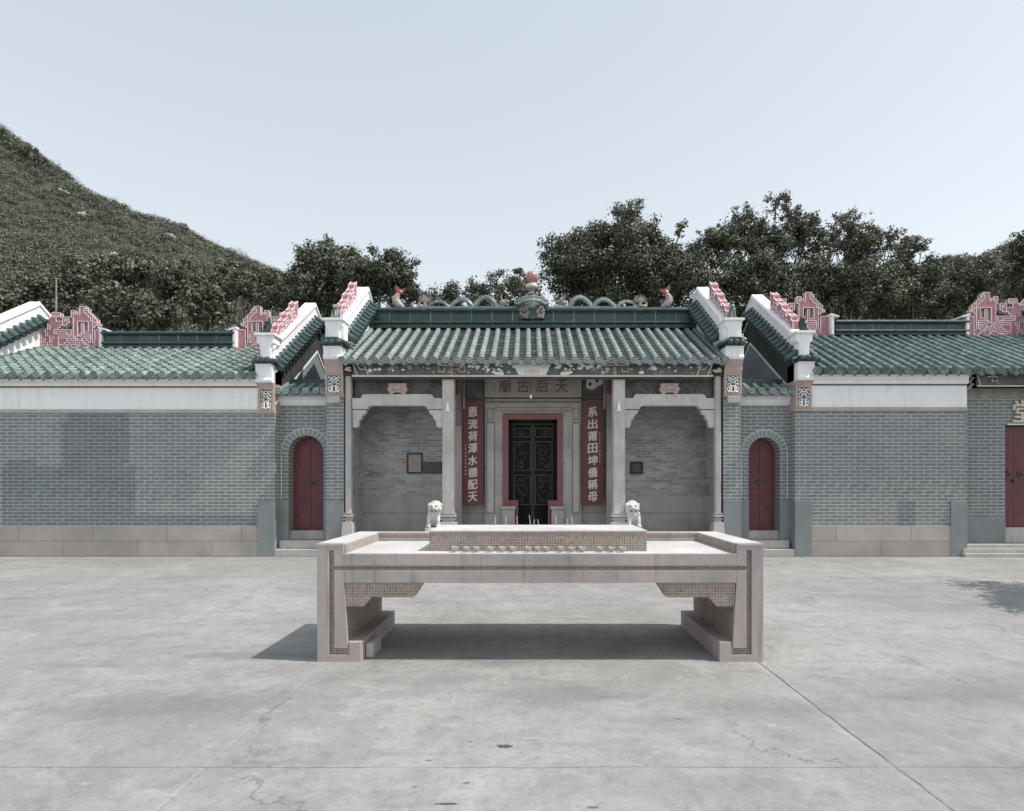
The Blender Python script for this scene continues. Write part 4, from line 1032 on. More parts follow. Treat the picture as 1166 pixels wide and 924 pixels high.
# ridge ornaments ----------------------------------------------------------------
YRg = 14.85; ZT = 5.64 + .53
fx = PX(605.5, YRg); zb_ = PZ(366, YRg)
S_ = lambda pts: [(fx + u * .93, zb_ + v * .76) for u, v in pts]
cap = MB(); cap.prism(S_([(-.33, 0), (.33, 0), (.36, .1), (.33, .42), (.48, .55), (.44, .66), (.26, .74), (-.26, .74), (-.44, .66), (-.48, .55), (-.33, .42), (-.36, .1)]), 'y', YRg - .21, YRg + .21)
base = cap.build('finial_base', 'ridge_teal', hall, bevel=.02)
m = MB()
for v, ru in ((.44, .29), (.37, .21), (.31, .12)): m.ball((fx, YRg - .22, zb_ + v), (ru, .10, .07), 14)
for s in (-1, 1):
    m.tube([(fx, YRg - .26, zb_ + .50), (fx + s * .2, YRg - .24, zb_ + .47), (fx + s * .34, YRg - .22, zb_ + .38), (fx + s * .45, YRg - .2, zb_ + .41)], [.035, .045, .04, .025], 8)
    m.tube([(fx, YRg - .22, zb_ + .57), (fx + s * .22, YRg - .22, zb_ + .53), (fx + s * .40, YRg - .2, zb_ + .43)], [.04, .045, .03], 8)
m.build('lotus', 'tile_dull', base, smooth=True)
m = MB()
for k in range(40):
    u = rnd.choice((-1, 1)) * rnd.uniform(.10, .31); m.ball((fx + u, YRg - .22, zb_ + rnd.uniform(.03, .30)), (rnd.uniform(.018, .035), .03, rnd.uniform(.02, .045)), 7)
for k in range(30):
    t_ = rnd.uniform(-1, 1); m.ball((fx + .36 * t_, YRg - .12 + rnd.uniform(-.06, .1), zb_ + .50 + .20 * (1 - abs(t_)) + rnd.uniform(-.03, .04)), rnd.uniform(.025, .048), 7)
m.build('cloud_scroll', 'clay_mix', base, smooth=True)
zt_ = zb_ + .64
m = MB(); m.lathe((fx, YRg, zt_), [(.07, 0), (.055, .08), (.07, .15), (.11, .20), (.11, .22)], 14); m.build('finial_stem', 'tile_dull', hall, smooth=True)
m = MB(); m.lathe((fx, YRg, zt_ + .20), [(.11, 0), (.155, .03), (.155, .09), (.13, .12)], 16); m.build('finial_collar', 'glaze_cream', hall, smooth=True)
m = MB(); m.ball((fx, YRg, PZ(316, YRg)), .165, 24); m.build('pearl', 'glaze_pink', hall, smooth='all')
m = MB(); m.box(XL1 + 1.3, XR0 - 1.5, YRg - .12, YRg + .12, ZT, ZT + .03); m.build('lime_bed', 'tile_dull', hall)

def dragon(s, tail_px, head_px):
    f = lambda px, py, dy=0: Vector((PX(px, YRg), YRg + dy, PZ(py, YRg)))
    key = [(tail_px, 352), (tail_px - s * 12, 348), (tail_px - s * 20, 346), (tail_px - s * 27, 352), (tail_px - s * 34, 353)]
    # humps
    path = []
    X0, X1 = tail_px, head_px; n = 60
    for i in range(n + 1):
        t = i / n; px = X0 + (X1 - X0) * t
        ph = t * 3.25; hump = abs(math.sin(math.pi * ph)) if ph < 3 else math.sin(math.pi * (ph - 3)) * .3
        amp = 6.5 + 7.5 * t
        path.append(f(px, 351.5 - amp * hump ** .8, .03 * math.sin(t * 20)))
    rad = [.022 + .034 * min(1, i / n * 1.5) for i in range(n + 1)]
    m = MB(); m.tube(path, rad, 8)
    for i in range(2, n):        # dorsal spines
        p = path[i]; d = (path[i + 1] - path[i - 1]).normalized(); nv = Vector((-d.z, 0, d.x)); nv = nv if nv.z > 0 else -nv
        m.tube([p + nv * rad[i] * .8, p + nv * (rad[i] + .045)], [.016, .003], 5)
    body = m.build('ridge_dragon', 'tile_dull', hall, smooth=True)
    h = MB(); hp = f(head_px, 345); hd = (1 if head_px > tail_px else -1)
    h.ball(hp + Vector((0, 0, .0)), (.10, .08, .075), 10); h.ball(hp + Vector((hd * .10, 0, .03)), (.07, .055, .045), 8)
    h.tube([hp + Vector((hd * .05, 0, -.03)), hp + Vector((hd * .15, 0, -.06))], [.04, .02], 7)
    for k in (-1, 1):
        h.tube([hp + Vector((-hd * .02, k * .04, .06)), hp + Vector((-hd * .06, k * .06, .14)), hp + Vector((-hd * .03, k * .06, .22))], [.02, .014, .004], 6)
        h.ball(hp + Vector((hd * .06, k * .045, .06)), .025, 7)
    for k in range(7): a = R(30 + 30 * k); h.tube([hp, hp + Vector((-hd * .15 * math.sin(a * .8), .03, .13 * math.cos(a)))], [.03, .004], 5)
    h.build('dragon_head', 'clay_mix', body, smooth=True)
    fp = f(tail_px + s * 0, 349); tl = MB()
    tl.tube([fp, fp + Vector((0, 0, .10))], .04, 7)
    for k in range(11):
        a = R(-110 + 22 * k); tl.tube([fp + Vector((0, 0, .13)), fp + Vector((.19 * math.sin(a), 0, .16 + .16 * math.cos(a)))], [.028, .006], 5)
    tl.ball(fp + Vector((-hd * .10, 0, -.0)), (.09, .06, .05), 8); tl.ball(fp + Vector((-hd * .16, 0, .04)), (.03, .03, .08), 8)
    tl.build('tail_fan', 'clay_mix', body, smooth=True)
dragon(1, 484, 573); dragon(-1, 729, 641)
def carp(px, s):
    f = lambda u, v: Vector((PX(px, YRg) + s * u, YRg, ZT + v))
    m = MB(); m.tube([f(.10, .02), f(-.02, .10), f(-.10, .22), f(-.06, .34), f(.0, .42)], [.07, .11, .10, .075, .045], 10)
    b = m.build('ridge_carp', 'clay_mix', hall, smooth=True)
    m = MB(); m.tube([f(-.14, .20), f(-.17, .30), f(-.10, .36)], [.03, .04, .02], 7); m.tube([f(.06, .12), f(.13, .16), f(.06, .24)], [.02, .04, .02], 7); m.ball(f(.02, .04), (.16, .09, .04), 8)
    m.build('carp_fin', 'tile_dull', b, smooth=True)
    m = MB()
    m.prism([(f(-.06, 0).x, ZT + .40), (f(.06, 0).x, ZT + .38), (f(.16, 0).x, ZT + .52), (f(.05, 0).x, ZT + .50), (f(-.02, 0).x, ZT + .55), (f(-.10, 0).x, ZT + .64), (f(-.11, 0).x, ZT + .50)], 'y', YRg - .03, YRg + .03)
    m.ball(f(0, .43), (.09, .06, .06), 8); m.build('carp_tail', 'glaze_red', b, smooth=True)
carp(455, 1); carp(758, -1)

# ---------------------------------------------------------------- things hanging on or standing at the porch
def couplet(px0, px1, text, label, inner):
    Y = 13.60; x0, x1 = PX(px0, Y), PX(px1, Y); z0, z1 = PZ(575, Y), PZ(457.5, Y)
    r = empty('couplet_board', ((x0 + x1) / 2, Y, z0), label, 'wooden sign', 'couplet boards beside the main door')
    m = MB(); m.box(x0, x1, Y, Y + .045, z0, z1); m.build('board', 'board_red', r, bevel=.008)
    m = MB(); frame2(m, x0 + .012, x1 - .012, z0 + .012, z1 - .012, Y, .012, .008); m.build('board_edge', 'red_door', r)
    n = len(text); cx = (x0 + x1) / 2; hh = (z1 - z0 - .15) / n
    glyphs([(c, cx + .0, Y - .001, z1 - .10 - hh * (i + .5), .235, hh * .84) for i, c in enumerate(text)], 'gold_character', 'gold', r, depth=.012, bold=.002, brush=.012)
    m = MB()
    xs = cx - .17 if inner < 0 else cx + .17
    for k in range(9): z = z1 - (1.05 if inner < 0 else .75) - .085 * k; m.box(xs - .012, xs + .012, Y - .004, Y - .0005, z - .02, z + .02); 
    m.build('small_inscription', 'stone_pink', r)
    m = MB(); m.tube([(cx + .17 * math.cos(R(t)), Y + .01, z1 - .02 + .15 * math.sin(R(t))) for t in range(0, 181, 15)], .014, 6)
    for s in (-1, 1): m.box(cx + s * .17 - .03, cx + s * .17 + .03, Y - .012, Y + .0, z1 - .07, z1 + .015)
    m.build('hanger', 'iron', r, smooth=True)
couplet(526.3, 550.3, '恩流荷澤水德配天', 'tall red board with eight gold characters hanging left of the main door', -1)
couplet(662.8, 686.8, '系出莆田坤儀稱母', 'tall red board with eight gold characters hanging right of the main door', 1)

def wallplate(px0, px1, py0, py1, face, frame, name, label, cat, lines=0, linemat='plaster_old'):
    Y = YB - .03; x0, x1, z0, z1 = PX(px0, Y), PX(px1, Y), PZ(py1, Y), PZ(py0, Y)
    r = empty(name, ((x0 + x1) / 2, Y, z0), label, cat)
    if frame:
        m = MB(); t = .035; m.box(x0, x1, Y - .02, Y + .03, z1 - t, z1); m.box(x0, x1, Y - .02, Y + .03, z0, z0 + t); m.box(x0, x0 + t, Y - .02, Y + .03, z0 + t, z1 - t); m.box(x1 - t, x1, Y - .02, Y + .03, z0 + t, z1 - t)
        m.build('frame', frame, r, bevel=.004); m = MB(); m.box(x0 + t, x1 - t, Y + .0, Y + .028, z0 + t, z1 - t); m.build('sheet', face, r); x0 += t; x1 -= t; z0 += t; z1 -= t; yy = Y
    else:
        m = MB(); m.box(x0, x1, Y, Y + .03, z0, z1); m.build('slab', face, r, bevel=.004); yy = Y
    if lines:
        m = MB(); rr_ = random.Random(3)
        for k in range(lines):
            z = z1 - (k + .8) * (z1 - z0) / (lines + .8); x = x0 + .03
            while x < x1 - .05:
                w = rr_.uniform(.008, .03); m.box(x, min(x + w, x1 - .03), yy - .002, yy - .0003, z - .005, z + .005); x += w + .008
        m.build('fine_print', linemat, r)
wallplate(463.5, 481, 516, 539.5, 'paper', 'black', 'framed_notice', 'tan sheet in a black frame on the left porch wall', 'notice', 9, 'wood_brown')
wallplate(482, 503, 526, 539.5, 'slate', None, 'stone_plaque', 'wide black inscribed tablet beside the framed notice, on the left porch wall', 'plaque', 6)
wallplate(718, 732, 526, 540, 'slate', 'black', 'wall_sign', 'square black sign on the right porch wall beside the column', 'sign', 4)
wallplate(710, 717, 526, 539.5, 'granite_dark', None, 'stone_plaque', 'grey tablet half hidden behind the right tall column', 'plaque', 0)

m = MB(); bxp = PX(604.5, 12.7); m.tube([(bxp, 12.7, PZ(450, 12.7)), (bxp, 12.7, 4.26)], .006, 6)
bl = empty('hanging_bulb', (bxp, 12.7, 4.26), 'bare white bulb hanging on a thin wire over the doorway', 'light')
m.build('wire', 'black', bl); m = MB(); m.lathe((bxp, 12.7, PZ(454, 12.7)), [(.012, 0), (.026, .02), (.026, .045), (.014, .075), (.012, .09)], 10); m.build('bulb', 'white_paint', bl, smooth=True)

def guardian(cx, s, label):
    """seated stone lion facing the square; s=+1 looks toward +x"""
    Y = 12.58; z = .45; r = empty('stone_lion', (cx, Y, z), label, 'lion statue', 'stone lions flanking the porch steps')
    m = MB(); m.box(cx - .20, cx + .20, Y - .10, Y + .40, z, z + .10); m.box(cx - .175, cx + .175, Y - .08, Y + .37, z + .10, z + .20); m.build('plinth', 'lion_stone', r, bevel=.015)
    b = MB(); zz = z + .20; q = .93
    def B(x, y, h, rx, ry, rz): b.ball((cx + s * x * q, Y + y, zz + h * q), (rx * q, ry, rz * q), 14)
    B(0, .22, .13, .155, .15, .14)                        # haunches
    B(-.11, .12, .08, .06, .12, .085); B(.11, .12, .08, .06, .12, .085)
    B(0, .12, .26, .125, .12, .16)                        # chest
    B(0, .05, .30, .105, .08, .09)
    for sx in (-1, 1):
        b.tube([(cx + sx * .095, Y + .06, zz + .28), (cx + sx * .105, Y + .0, zz + .15), (cx + sx * .105, Y - .01, zz + .04)], [.055, .045, .042], 10)
        b.ball((cx + sx * .105, Y - .035, zz + .03), (.052, .065, .034), 10); b.ball((cx + sx * .13, Y + .04, zz + .03), (.05, .1, .034), 10)
        for k in range(4): b.ball((cx + sx * (.10 + .012 * k), Y + .02 + .06 * k, zz + .30 - .055 * k), (.045, .045, .04), 8)
    hx, hy, hz = .035, -.0, .475
    B(hx, hy + .03, hz, .135, .125, .115)                 # head
    B(hx + .0, hy - .08, hz - .035, .09, .075, .055); B(hx, hy - .12, hz - .01, .045, .035, .035)
    B(hx, hy - .07, hz - .10, .07, .06, .028)             # lower jaw
    for sx in (-1, 1):
        B(hx + sx * .055, hy - .09, hz + .055, .042, .03, .028); B(hx + sx * .145, hy + .03, hz + .055, .04, .03, .055)
        B(hx + sx * .13, hy + .03, hz - .04, .04, .06, .06); B(hx + sx * .11, hy + .05, hz - .10, .05, .06, .05)
    for k in range(9):
        a = math.pi * (k + .5) / 9; B(hx + .13 * math.cos(a), hy + .08, hz + .02 + .12 * math.sin(a), .036, .05, .036)
    b.tube([(cx, Y + .34, zz + .1), (cx, Y + .40, zz + .25), (cx, Y + .34, zz + .38)], [.03, .06, .03], 8)
    b.build('lion_body', 'lion_stone', r, remesh=.014)
    k = MB(); X = cx + s * hx * q; Zm = zz + (hz - .072) * q
    k.ball((X - .045, Y - .128, Zm), (.035, .02, .016), 8); k.ball((X + .045, Y - .128, Zm + .0), (.035, .02, .016), 8)
    k.ball((X - .03, Y - .152, zz + (hz - .012) * q), (.012, .01, .008), 6); k.ball((X + .03, Y - .152, zz + (hz - .012) * q), (.012, .01, .008), 6)
    k.build('mouth', 'black', r, smooth=True)
    k = MB()
    for sx in (-1, 1): k.ball((X + sx * .055 * q, Y - .118, zz + (hz + .045) * q), (.016, .012, .012), 7)
    k.build('eyes', 'granite_dark', r, smooth=True)
guardian(PX(493.5, 12.58), 1, 'white stone lion left of the steps, beside the left tall column')
guardian(PX(722, 12.58), -1, 'white stone lion right of the steps, beside the right tall column')
# ---------------------------------------------------------------- the stone altar table
YT = 5.15; YTB = 6.46
TX = lambda px: PX(px, YT)
TZ = lambda py: PZ(py, YT)
tab = empty('altar_table', (.107, YT, 0), 'broad pale pink stone altar table with mosaic corner brackets on the open square', 'table')
X0, X1 = TX(361), TX(869); top = TZ(630.8); rim = TZ(619); g0 = .028
# core
m = MB()
m.box(X0 + .002, X0 + .25, YT + g0, YTB, .03, rim - .02); m.box(X1 - .25, X1 - .002, YT + g0, YTB, .03, rim - .02)
m.box(X0 + .25, X1 - .25, YT + g0, YTB, TZ(663.5), top - .012)
m.build('table_core', 'mosaic', tab)
# outer frame bands (front), from the photo's profile
m = MB()
zl = TZ(739)
def fr(x0, x1, z0, z1): m.box(x0, x1, YT, YT + g0 + .002, z0, z1)
def mirror(px): return 2 * 615.2 - px
for s in (0, 1):
    q = (lambda a: TX(a)) if s == 0 else (lambda a: TX(mirror(a)))
    def F4(a, b, z0, z1):
        x0, x1 = sorted((q(a), q(b))); fr(x0, x1, z0, z1)
    F4(361, 374.3, 0, rim - .001)              # outer post
    F4(380.2, 391.5, TZ(649.6), top - .06)       # placeholder joins slab bands
m.v, m.f, m.t = [], [], []
def P2(pts, y0=YT, y1=YT + g0 + .002, M_=None): (M_ or m).prism([(TX(a), TZ(b)) for a, b in pts], 'y', y0, y1)
for mir in (False, True):
    k = (lambda L: [(mirror(a), b) for a, b in L]) if mir else (lambda L: L)
    P2(k([(361, 754.4), (361, 619), (391.2, 619), (391.2, 630.8), (391.2, 644.6), (380.2, 644.6), (380.2, 627), (374.4, 627), (374.4, 746), (397.5, 746), (397.5, 731.5), (411, 731.5), (411, 754.4)]))
    P2(k([(380.2, 649.9), (391.6, 649.9), (391.6, 664), (394.0, 700), (396, 738.5), (380.2, 738.5)]))
a0, a1 = 391.3, mirror(391.3)
P2([(a0, 630.8), (a1, 630.8), (a1, 644.6), (a0, 644.6)]); P2([(391.7, 649.9), (mirror(391.7), 649.9), (mirror(391.7), 664), (391.7, 664)])
m.build('front_frame', 'table_stone', tab, bevel=.0035)
# faces running back
m = MB()
m.box(TX(391.2) - .02, TX(392.2), YT + g0 + .004, YTB, .2, TZ(664.2)); m.box(TX(mirror(392.2)), TX(mirror(391.2)) + .02, YT + g0 + .004, YTB, .2, TZ(664.2))
m.box(X0, X0 + .03, YT + g0 + .004, YTB + .002, 0, rim - .021); m.box(X1 - .03, X1, YT + g0 + .004, YTB + .002, 0, rim - .021)
m.box(X0 + .01, TX(411), YT + g0 + .004, YTB, .0, TZ(731.5) - .0); m.box(TX(mirror(411)), X1 - .01, YT + g0 + .004, YTB, .0, TZ(731.5))
m.build('leg_lining', 'table_stone', tab, bevel=.004)
m = MB(); m.box(TX(392), TX(mirror(392)), YT + g0 + .004, YTB - .14, top - .012, top); m.build('table_top', 'table_top', tab)
m = MB(); m.box(TX(392), TX(mirror(392)), YT + g0 + .004, YTB, TZ(664.2), TZ(663.4)); m.build('table_underside', 'table_stone', tab)
for a, b in ((X0 - .004, TX(391.2)), (TX(mirror(391.2)), X1 + .004)):
    m = MB(); m.box(a, b, YT - .004, YTB, rim - .02, rim + .0); m.box(a + .006, b - .001, YT + g0 + .004, YTB - .001, top - .01, rim - .021); m.build('side_rim', 'table_top', tab, bevel=.004)
m = MB(); m.box(TX(391.3), TX(mirror(391.3)), YTB - .13, YTB + .004, rim - .022, rim); m.box(TX(391.3), TX(mirror(391.3)), YTB - .115, YTB + .0, rim - .055, rim - .022)
m.box(TX(391.3), TX(mirror(391.3)), YTB - .13, YTB + .004, top - .01, rim - .058); m.build('back_rim', 'table_stone', tab, bevel=.003)
# mosaic corner brackets, front and back
for yy in (YT + .012, YTB - .16):
    for mir in (False, True):
        L = [(392.4, 664.3), (481.8, 664.3), (471, 680.5), (422.5, 681), (413.5, 691.5), (393, 691.5)]
        if mir: L = [(mirror(a), b) for a, b in L]
        m = MB(); m.prism([(TX(a), TZ(b)) for a, b in L], 'y', yy, yy + .12)
        br_ = m.build('corner_bracket', 'mosaic', tab, bevel=.004)

# offering box on the table, sand-topped and tiled
bx = empty('offering_box', (.09, 5.35, top), 'long low mosaic-tiled box with a pale top lying on the altar table', 'incense box')
BX0, BX1, BY0, BY1, BZ = PX(489, 5.35), PX(736.5, 5.35), 5.35, 6.09, 1.165
m = MB(); m.box(BX0, BX1, BY0, BY1, top, BZ - .012); m.build('tiled_body', 'mosaic', bx, bevel=.004)
m = MB(); m.box(BX0 - .004, BX1 + .004, BY0 - .004, BY1 + .004, BZ - .012, BZ + .006); m.build('box_top', 'table_top', bx, bevel=.005)
# cups in front of the box
words = ['first', 'second', 'third', 'fourth', 'fifth', 'sixth', 'seventh', 'eighth', 'ninth', 'tenth', 'eleventh', 'twelfth', 'thirteenth', 'fourteenth', 'fifteenth']
cup0 = None
for i, u in enumerate((172, 232, 282, 355, 415, 467, 547, 595, 638, 715, 767, 822, 917, 972, 1027)):
    x = PX(480 + u * .223, 5.27); y = 5.275 + rnd.uniform(-.006, .006)
    if cup0 is None:
        m = MB(); m.lathe((0, 0, 0), [(.016, 0), (.018, .006), (.013, .010), (.024, .022), (.033, .036), (.037, .046), (.034, .0465), (.028, .034), (.008, .024)], 18)
        c = m.build('offering_cup', 'ceramic_cup', None, smooth=True); cup0 = c
    else: c = cup0.copy(); col.objects.link(c)
    c.location = (x, y, top + .0005); c.rotation_euler = (0, 0, rnd.uniform(0, 6)); c.scale = (1.02, 1.02, rnd.uniform(1.0, 1.08))
    lab = 'small white cup, %s from the left in the row before the tiled box' % words[i]
    if i == 14: lab = 'small white cup at the right end of the row before the tiled box'
    tag(c, lab, 'cup', 'offering cups in a row on the table')
for i, px in enumerate((564, 576, 589, 604, 607.5, 613.5, 633, 646, 652)):
    x = PX(px, 6.0); h = (.10, .10, .10, .115, .07, .07, .115, .085, .10)[i]; lean = (.0, .002, -.004, -.012, .012, -.012, .001, .004, -.014)[i]
    m = MB(); m.tube([(x, 6.0, BZ), (x + lean, 6.0, BZ + h)], [.0045, .0035], 6); st = m.build('incense_stick', 'incense', None, smooth=True)
    w = ['leftmost burnt incense stick on the tiled box', 'second incense stick from the left on the tiled box', 'incense stick on the tiled box left of the doorway centre', 'tall incense stick leaning left at the centre of the tiled box',
         'short incense stick leaning right near the centre of the tiled box', 'short incense stick leaning left near the centre of the tiled box', 'tall upright incense stick, third from the right on the tiled box', 'incense stick second from the right on the tiled box', 'rightmost incense stick on the tiled box, leaning left'][i]
    tag(st, w, 'incense stick', 'incense sticks on the tiled box')
m = MB(); m.box(PX(416.5, 5.28), PX(424.8, 5.28), 5.28, 5.58, 0, PZ(733, 5.28)); sb = m.build('stone_block', 'granite', None, bevel=.008); tag(sb, 'small rough stone block standing inside the left foot of the altar table', 'stone block')

# thin mast behind the left hall
m = MB(); m.tube([(PX(64, 24), 24, 0), (PX(64, 24), 24, PZ(318, 24))], [.05, .03], 8); m.ball((PX(64, 24), 24, PZ(318, 24)), .05, 8)
tag(m.build('mast', 'plaster_old', None, smooth=True), 'thin pale pole rising behind the far left hall roof', 'pole')

# ---------------------------------------------------------------- hills
def hill_h(x, y):
    # left hill: silhouette at y=120
    xs = [-260, -170, -111, -101.9, -92.6, -83.4, -74.1, -64.9, -55.7, -50.1, -40, -28, -10, 10, 30, 50, 74, 84, 96, 104, 130, 200]
    pys = [60, 90, 142, 190, 220, 237, 255, 280, 303, 322, 352, 395, 430, 430, 400, 345, 316, 300, 286, 272, 230, 200]
    zz = [EYE + (VY - p) * 120 / F for p in pys]
    H = np.interp(x, xs, zz)
    u = np.clip((y - 27) / 93.0, 0, None)
    z = np.where(u < 1, H * u ** 1.15, H * (1 - .12 * (u - 1) ** 2 * 8))
    n = 1.1 * np.sin(x * .21 + y * .13) * np.sin(y * .17 - x * .06) + .6 * np.sin(x * .5 + 1) * np.sin(y * .43)
    return z + n * np.clip(u * 1.5, 0, 1) * .9 - .3
nx, ny = 150, 80
xs = np.linspace(-210, 210, nx); ys = np.linspace(26.5, 170, ny)
gx, gy = np.meshgrid(xs, ys); gz = np.maximum(hill_h(gx, gy), -.4)
hm = MB(); hm.v = [tuple(p) for p in np.stack([gx, gy, gz], -1).reshape(-1, 3)]
hm.f = [(j * nx + i, j * nx + i + 1, (j + 1) * nx + i + 1, (j + 1) * nx + i) for j in range(ny - 1) for i in range(nx - 1)]; hm.t = [.5] * len(hm.f)
simple('hill_soil', (.052, .054, .038), .3, .9, .6, .2)
tag(hm.build('hillside', 'hill_soil', None, smooth=True, fixn=False), kind='structure')

def leaf_mesh(name, mat, pos, nrm, size, tint, parent=None, aspect=.6):
    """one small bent quad per leaf; numpy arrays"""
    n = len(pos)
    nrm = nrm / np.linalg.norm(nrm, axis=1, keepdims=True)
    r = np.random.normal(size=(n, 3)); a = np.cross(nrm, r); a /= np.linalg.norm(a, axis=1, keepdims=True); b = np.cross(nrm, a)
    s = size[:, None] * .5
    v = np.stack([pos - a * s, pos - b * s * aspect, pos + a * s, pos + b * s * aspect], 1).reshape(-1, 3)
    me = bpy.data.meshes.new(name)
    if parent is not None: v = v - np.array(parent.location)
    me.vertices.add(4 * n); me.vertices.foreach_set('co', v.astype(np.float32).ravel())
    me.loops.add(4 * n); me.loops.foreach_set('vertex_index', np.arange(4 * n, dtype=np.int32))
    me.polygons.add(n); me.polygons.foreach_set('loop_start', np.arange(0, 4 * n, 4, dtype=np.int32))
    me.update(calc_edges=True)
    at = me.attributes.new('tint', 'FLOAT', 'FACE'); at.data.foreach_set('value', np.clip(tint, 0, 1).astype(np.float32))
    me.materials.append(M[mat]); o = bpy.data.objects.new(name, me); col.objects.link(o); o.parent = parent
    return o

def clump_leaves(centers, radii, per_area, size, squash=.8, jitter=.55, shell=.55, up=.25, tv=.17):
    """leaves spread through ellipsoids, denser to the outside; normals lean outward"""
    P_, N_, S_, T_ = [], [], [], []
    for c, r in zip(centers, radii):
        n = max(6, int(per_area * r * r)); d = np.random.normal(size=(n, 3)); d /= np.linalg.norm(d, axis=1, keepdims=True)
        rad = r * (shell + (1 - shell) * np.random.rand(n) ** .6) * (1 + .18 * np.random.normal(size=n))
        # lumpy surface
        lump = 1 + .22 * np.sin(d[:, 0] * 5 + c[0]) * np.sin(d[:, 1] * 6 + c[1] * 2) + .18 * np.sin(d[:, 2] * 7 + c[2])
        p = c + d * (rad * lump)[:, None] * np.array([1, 1, squash])
        N_.append(d + np.array([0, 0, up]) + jitter * np.random.normal(size=(n, 3))); P_.append(p)
        S_.append(size * (.6 + .8 * np.random.rand(n))); T_.append(np.clip(np.random.normal(.45 + tv * np.random.normal(), .22, n), 0, 1))
    return np.concatenate(P_), np.concatenate(N_), np.concatenate(S_), np.concatenate(T_)

# shrub cover of the hillside (uncountable)
cs, rs = [], []
rg = np.random.default_rng(3)
def in_view(x, y, z): return (x * F / y + VX > -330) and (x * F / y + VX < 1560)
for k in range(90000):
    y = 34 + 100 * rg.random() ** .8; x = -190 + 390 * rg.random()
    if not in_view(x, y, 0): continue
    px = x * F / y + VX
    if px > 335 and px < 1000 and rg.random() < .8: continue
    if (px > 1240 or px < -60) and rg.random() < .5: continue
    z = float(hill_h(x, y)); r = rg.uniform(.55, 1.35) * (1 + .9 * (y < 62)) * (.8 if y > 95 else 1)
    if rg.random() < .05: r *= 1.6
    cs.append((x, y, z + r * .25)); rs.append(r)
    if len(cs) > 14000: break
cs = np.array(cs); rs = np.array(rs)
P_, N_, S_, T_ = clump_leaves(cs, rs, 115, .26, squash=.7, jitter=.4, shell=.8, up=.5, tv=.32)
hs = leaf_mesh('hillside_scrub', 'leaf_hill', P_, N_, S_, T_); tag(hs, kind='stuff')
# a few pale boulders
for i, (px, py, Y) in enumerate(((78, 207, 116), (199, 253, 114), (98, 212, 112), (134, 250, 100))):
    x, z = PX(px, Y), None
    x = PX(px, Y); z = float(hill_h(np.array(x), np.array(Y)))  + .25
    m = MB()
    for q in range(5):
        rot = Quaternion((rnd.random(), rnd.random(), rnd.random()), rnd.random() * 3).to_matrix(); m.ball((x + rnd.uniform(-.6, .6), Y - 1.2 + rnd.uniform(-.4, .4), z + rnd.uniform(-.25, .2)), (rnd.uniform(.3, .6), rnd.uniform(.3, .5), rnd.uniform(.22, .4)), 6, rot=rot)
    tag(m.build('boulder', 'granite_dark', None), ['pale boulder high on the left hill near the skyline', 'pale boulder on the skyline near the middle of the left hill', 'second pale boulder high on the left hill, just below the skyline', 'pale boulder in the scrub midway up the left hill'][i], 'boulder', 'boulders on the hill')

# ---------------------------------------------------------------- trees
def tree(name, label, Y, blobs, mat, base_px, size=.115, dens=1450, depth=1.0, gap=0.0, group=None, squash=.85, shell=.45, sub=7, trunk_r=.16):
    """blobs: (px, py, r_px) of the crown lobes seen at distance Y; each lobe is broken into smaller clumps in depth"""
    bx_ = PX(base_px, Y); root = empty(name, (bx_, Y, 0), label, 'tree', group)
    cs, rs = [], []; limbs = MB()
    zlow = min(PZ(b[1], Y) for b in blobs); fork = Vector((bx_, Y, max(1.2, zlow * .55)))
    limbs.tube([(bx_, Y, -.1), (bx_ + .1, Y, fork.z * .5), fork], [trunk_r * 1.5, trunk_r * 1.1, trunk_r], 8)
    for (px, py, rp) in blobs:
        c = np.array([PX(px, Y), Y + rnd.uniform(-.6, .6) * depth, PZ(py, Y)]); r = rp * Y / F
        r *= 1.12; k = max(10, int(sub * 2.6 * r ** 1.3 * (1.7 if gap else 1)))
        mid = fork.lerp(Vector(c), .55) + Vector((rnd.uniform(-.3, .3), rnd.uniform(-.3, .3), .2))
        limbs.tube([fork, mid, Vector(c)], [trunk_r * .5, trunk_r * .25, trunk_r * .08], 6)
        for q in range(k):
            d = np.random.normal(size=3); d /= np.linalg.norm(d); rr = r * np.random.rand() ** .45 * .85
            p = c + d * rr * np.array([1, 1.2 * depth, .9]); cr = r * (np.random.uniform(.16, .36) if gap else np.random.uniform(.25, .48))
            cs.append(p); rs.append(cr)
            if q < 7: limbs.tube([Vector(c), Vector(c).lerp(Vector(p), .5) + Vector((0, 0, -.05)), Vector(p)], [trunk_r * .15, trunk_r * .1, trunk_r * .05], 5)
    P_, N_, S_, T_ = clump_leaves(np.array(cs), np.array(rs), dens, size, squash=squash, jitter=.55, shell=shell, up=.35)
    if gap:
        kk = (np.sin(P_[:, 0] * 2.3 + 1.1 * P_[:, 2]) + np.sin(P_[:, 2] * 3.1 - P_[:, 1]) + np.random.normal(size=len(P_)) * .6) > (-1.2 + gap)
        P_, N_, S_, T_ = P_[kk], N_[kk], S_[kk], T_[kk]
    limbs.build('trunk', 'bark', root, smooth=True)
    leaf_mesh('crown', mat, P_, N_, S_, T_, root)
    return root
G = 'trees behind the temple'
tree('broadleaf_tree', 'dark dense tree left of the hall, taller of the pair, rising behind the left gateway', 25, [(372, 300, 26), (350, 312, 22), (392, 296, 22), (376, 283, 12), (400, 318, 22), (360, 335, 30), (338, 322, 14), (390, 345, 28), (330, 345, 20)], 'leaf_dark', 372, group=G)
tree('broadleaf_tree', 'round dark tree right of the taller left one, behind the tiled ridge', 24, [(452, 304, 19), (432, 310, 20), (464, 310, 15), (445, 328, 24), (422, 322, 22), (466, 332, 18), (412, 335, 22), (455, 345, 22)], 'leaf_dark', 446, group=G)
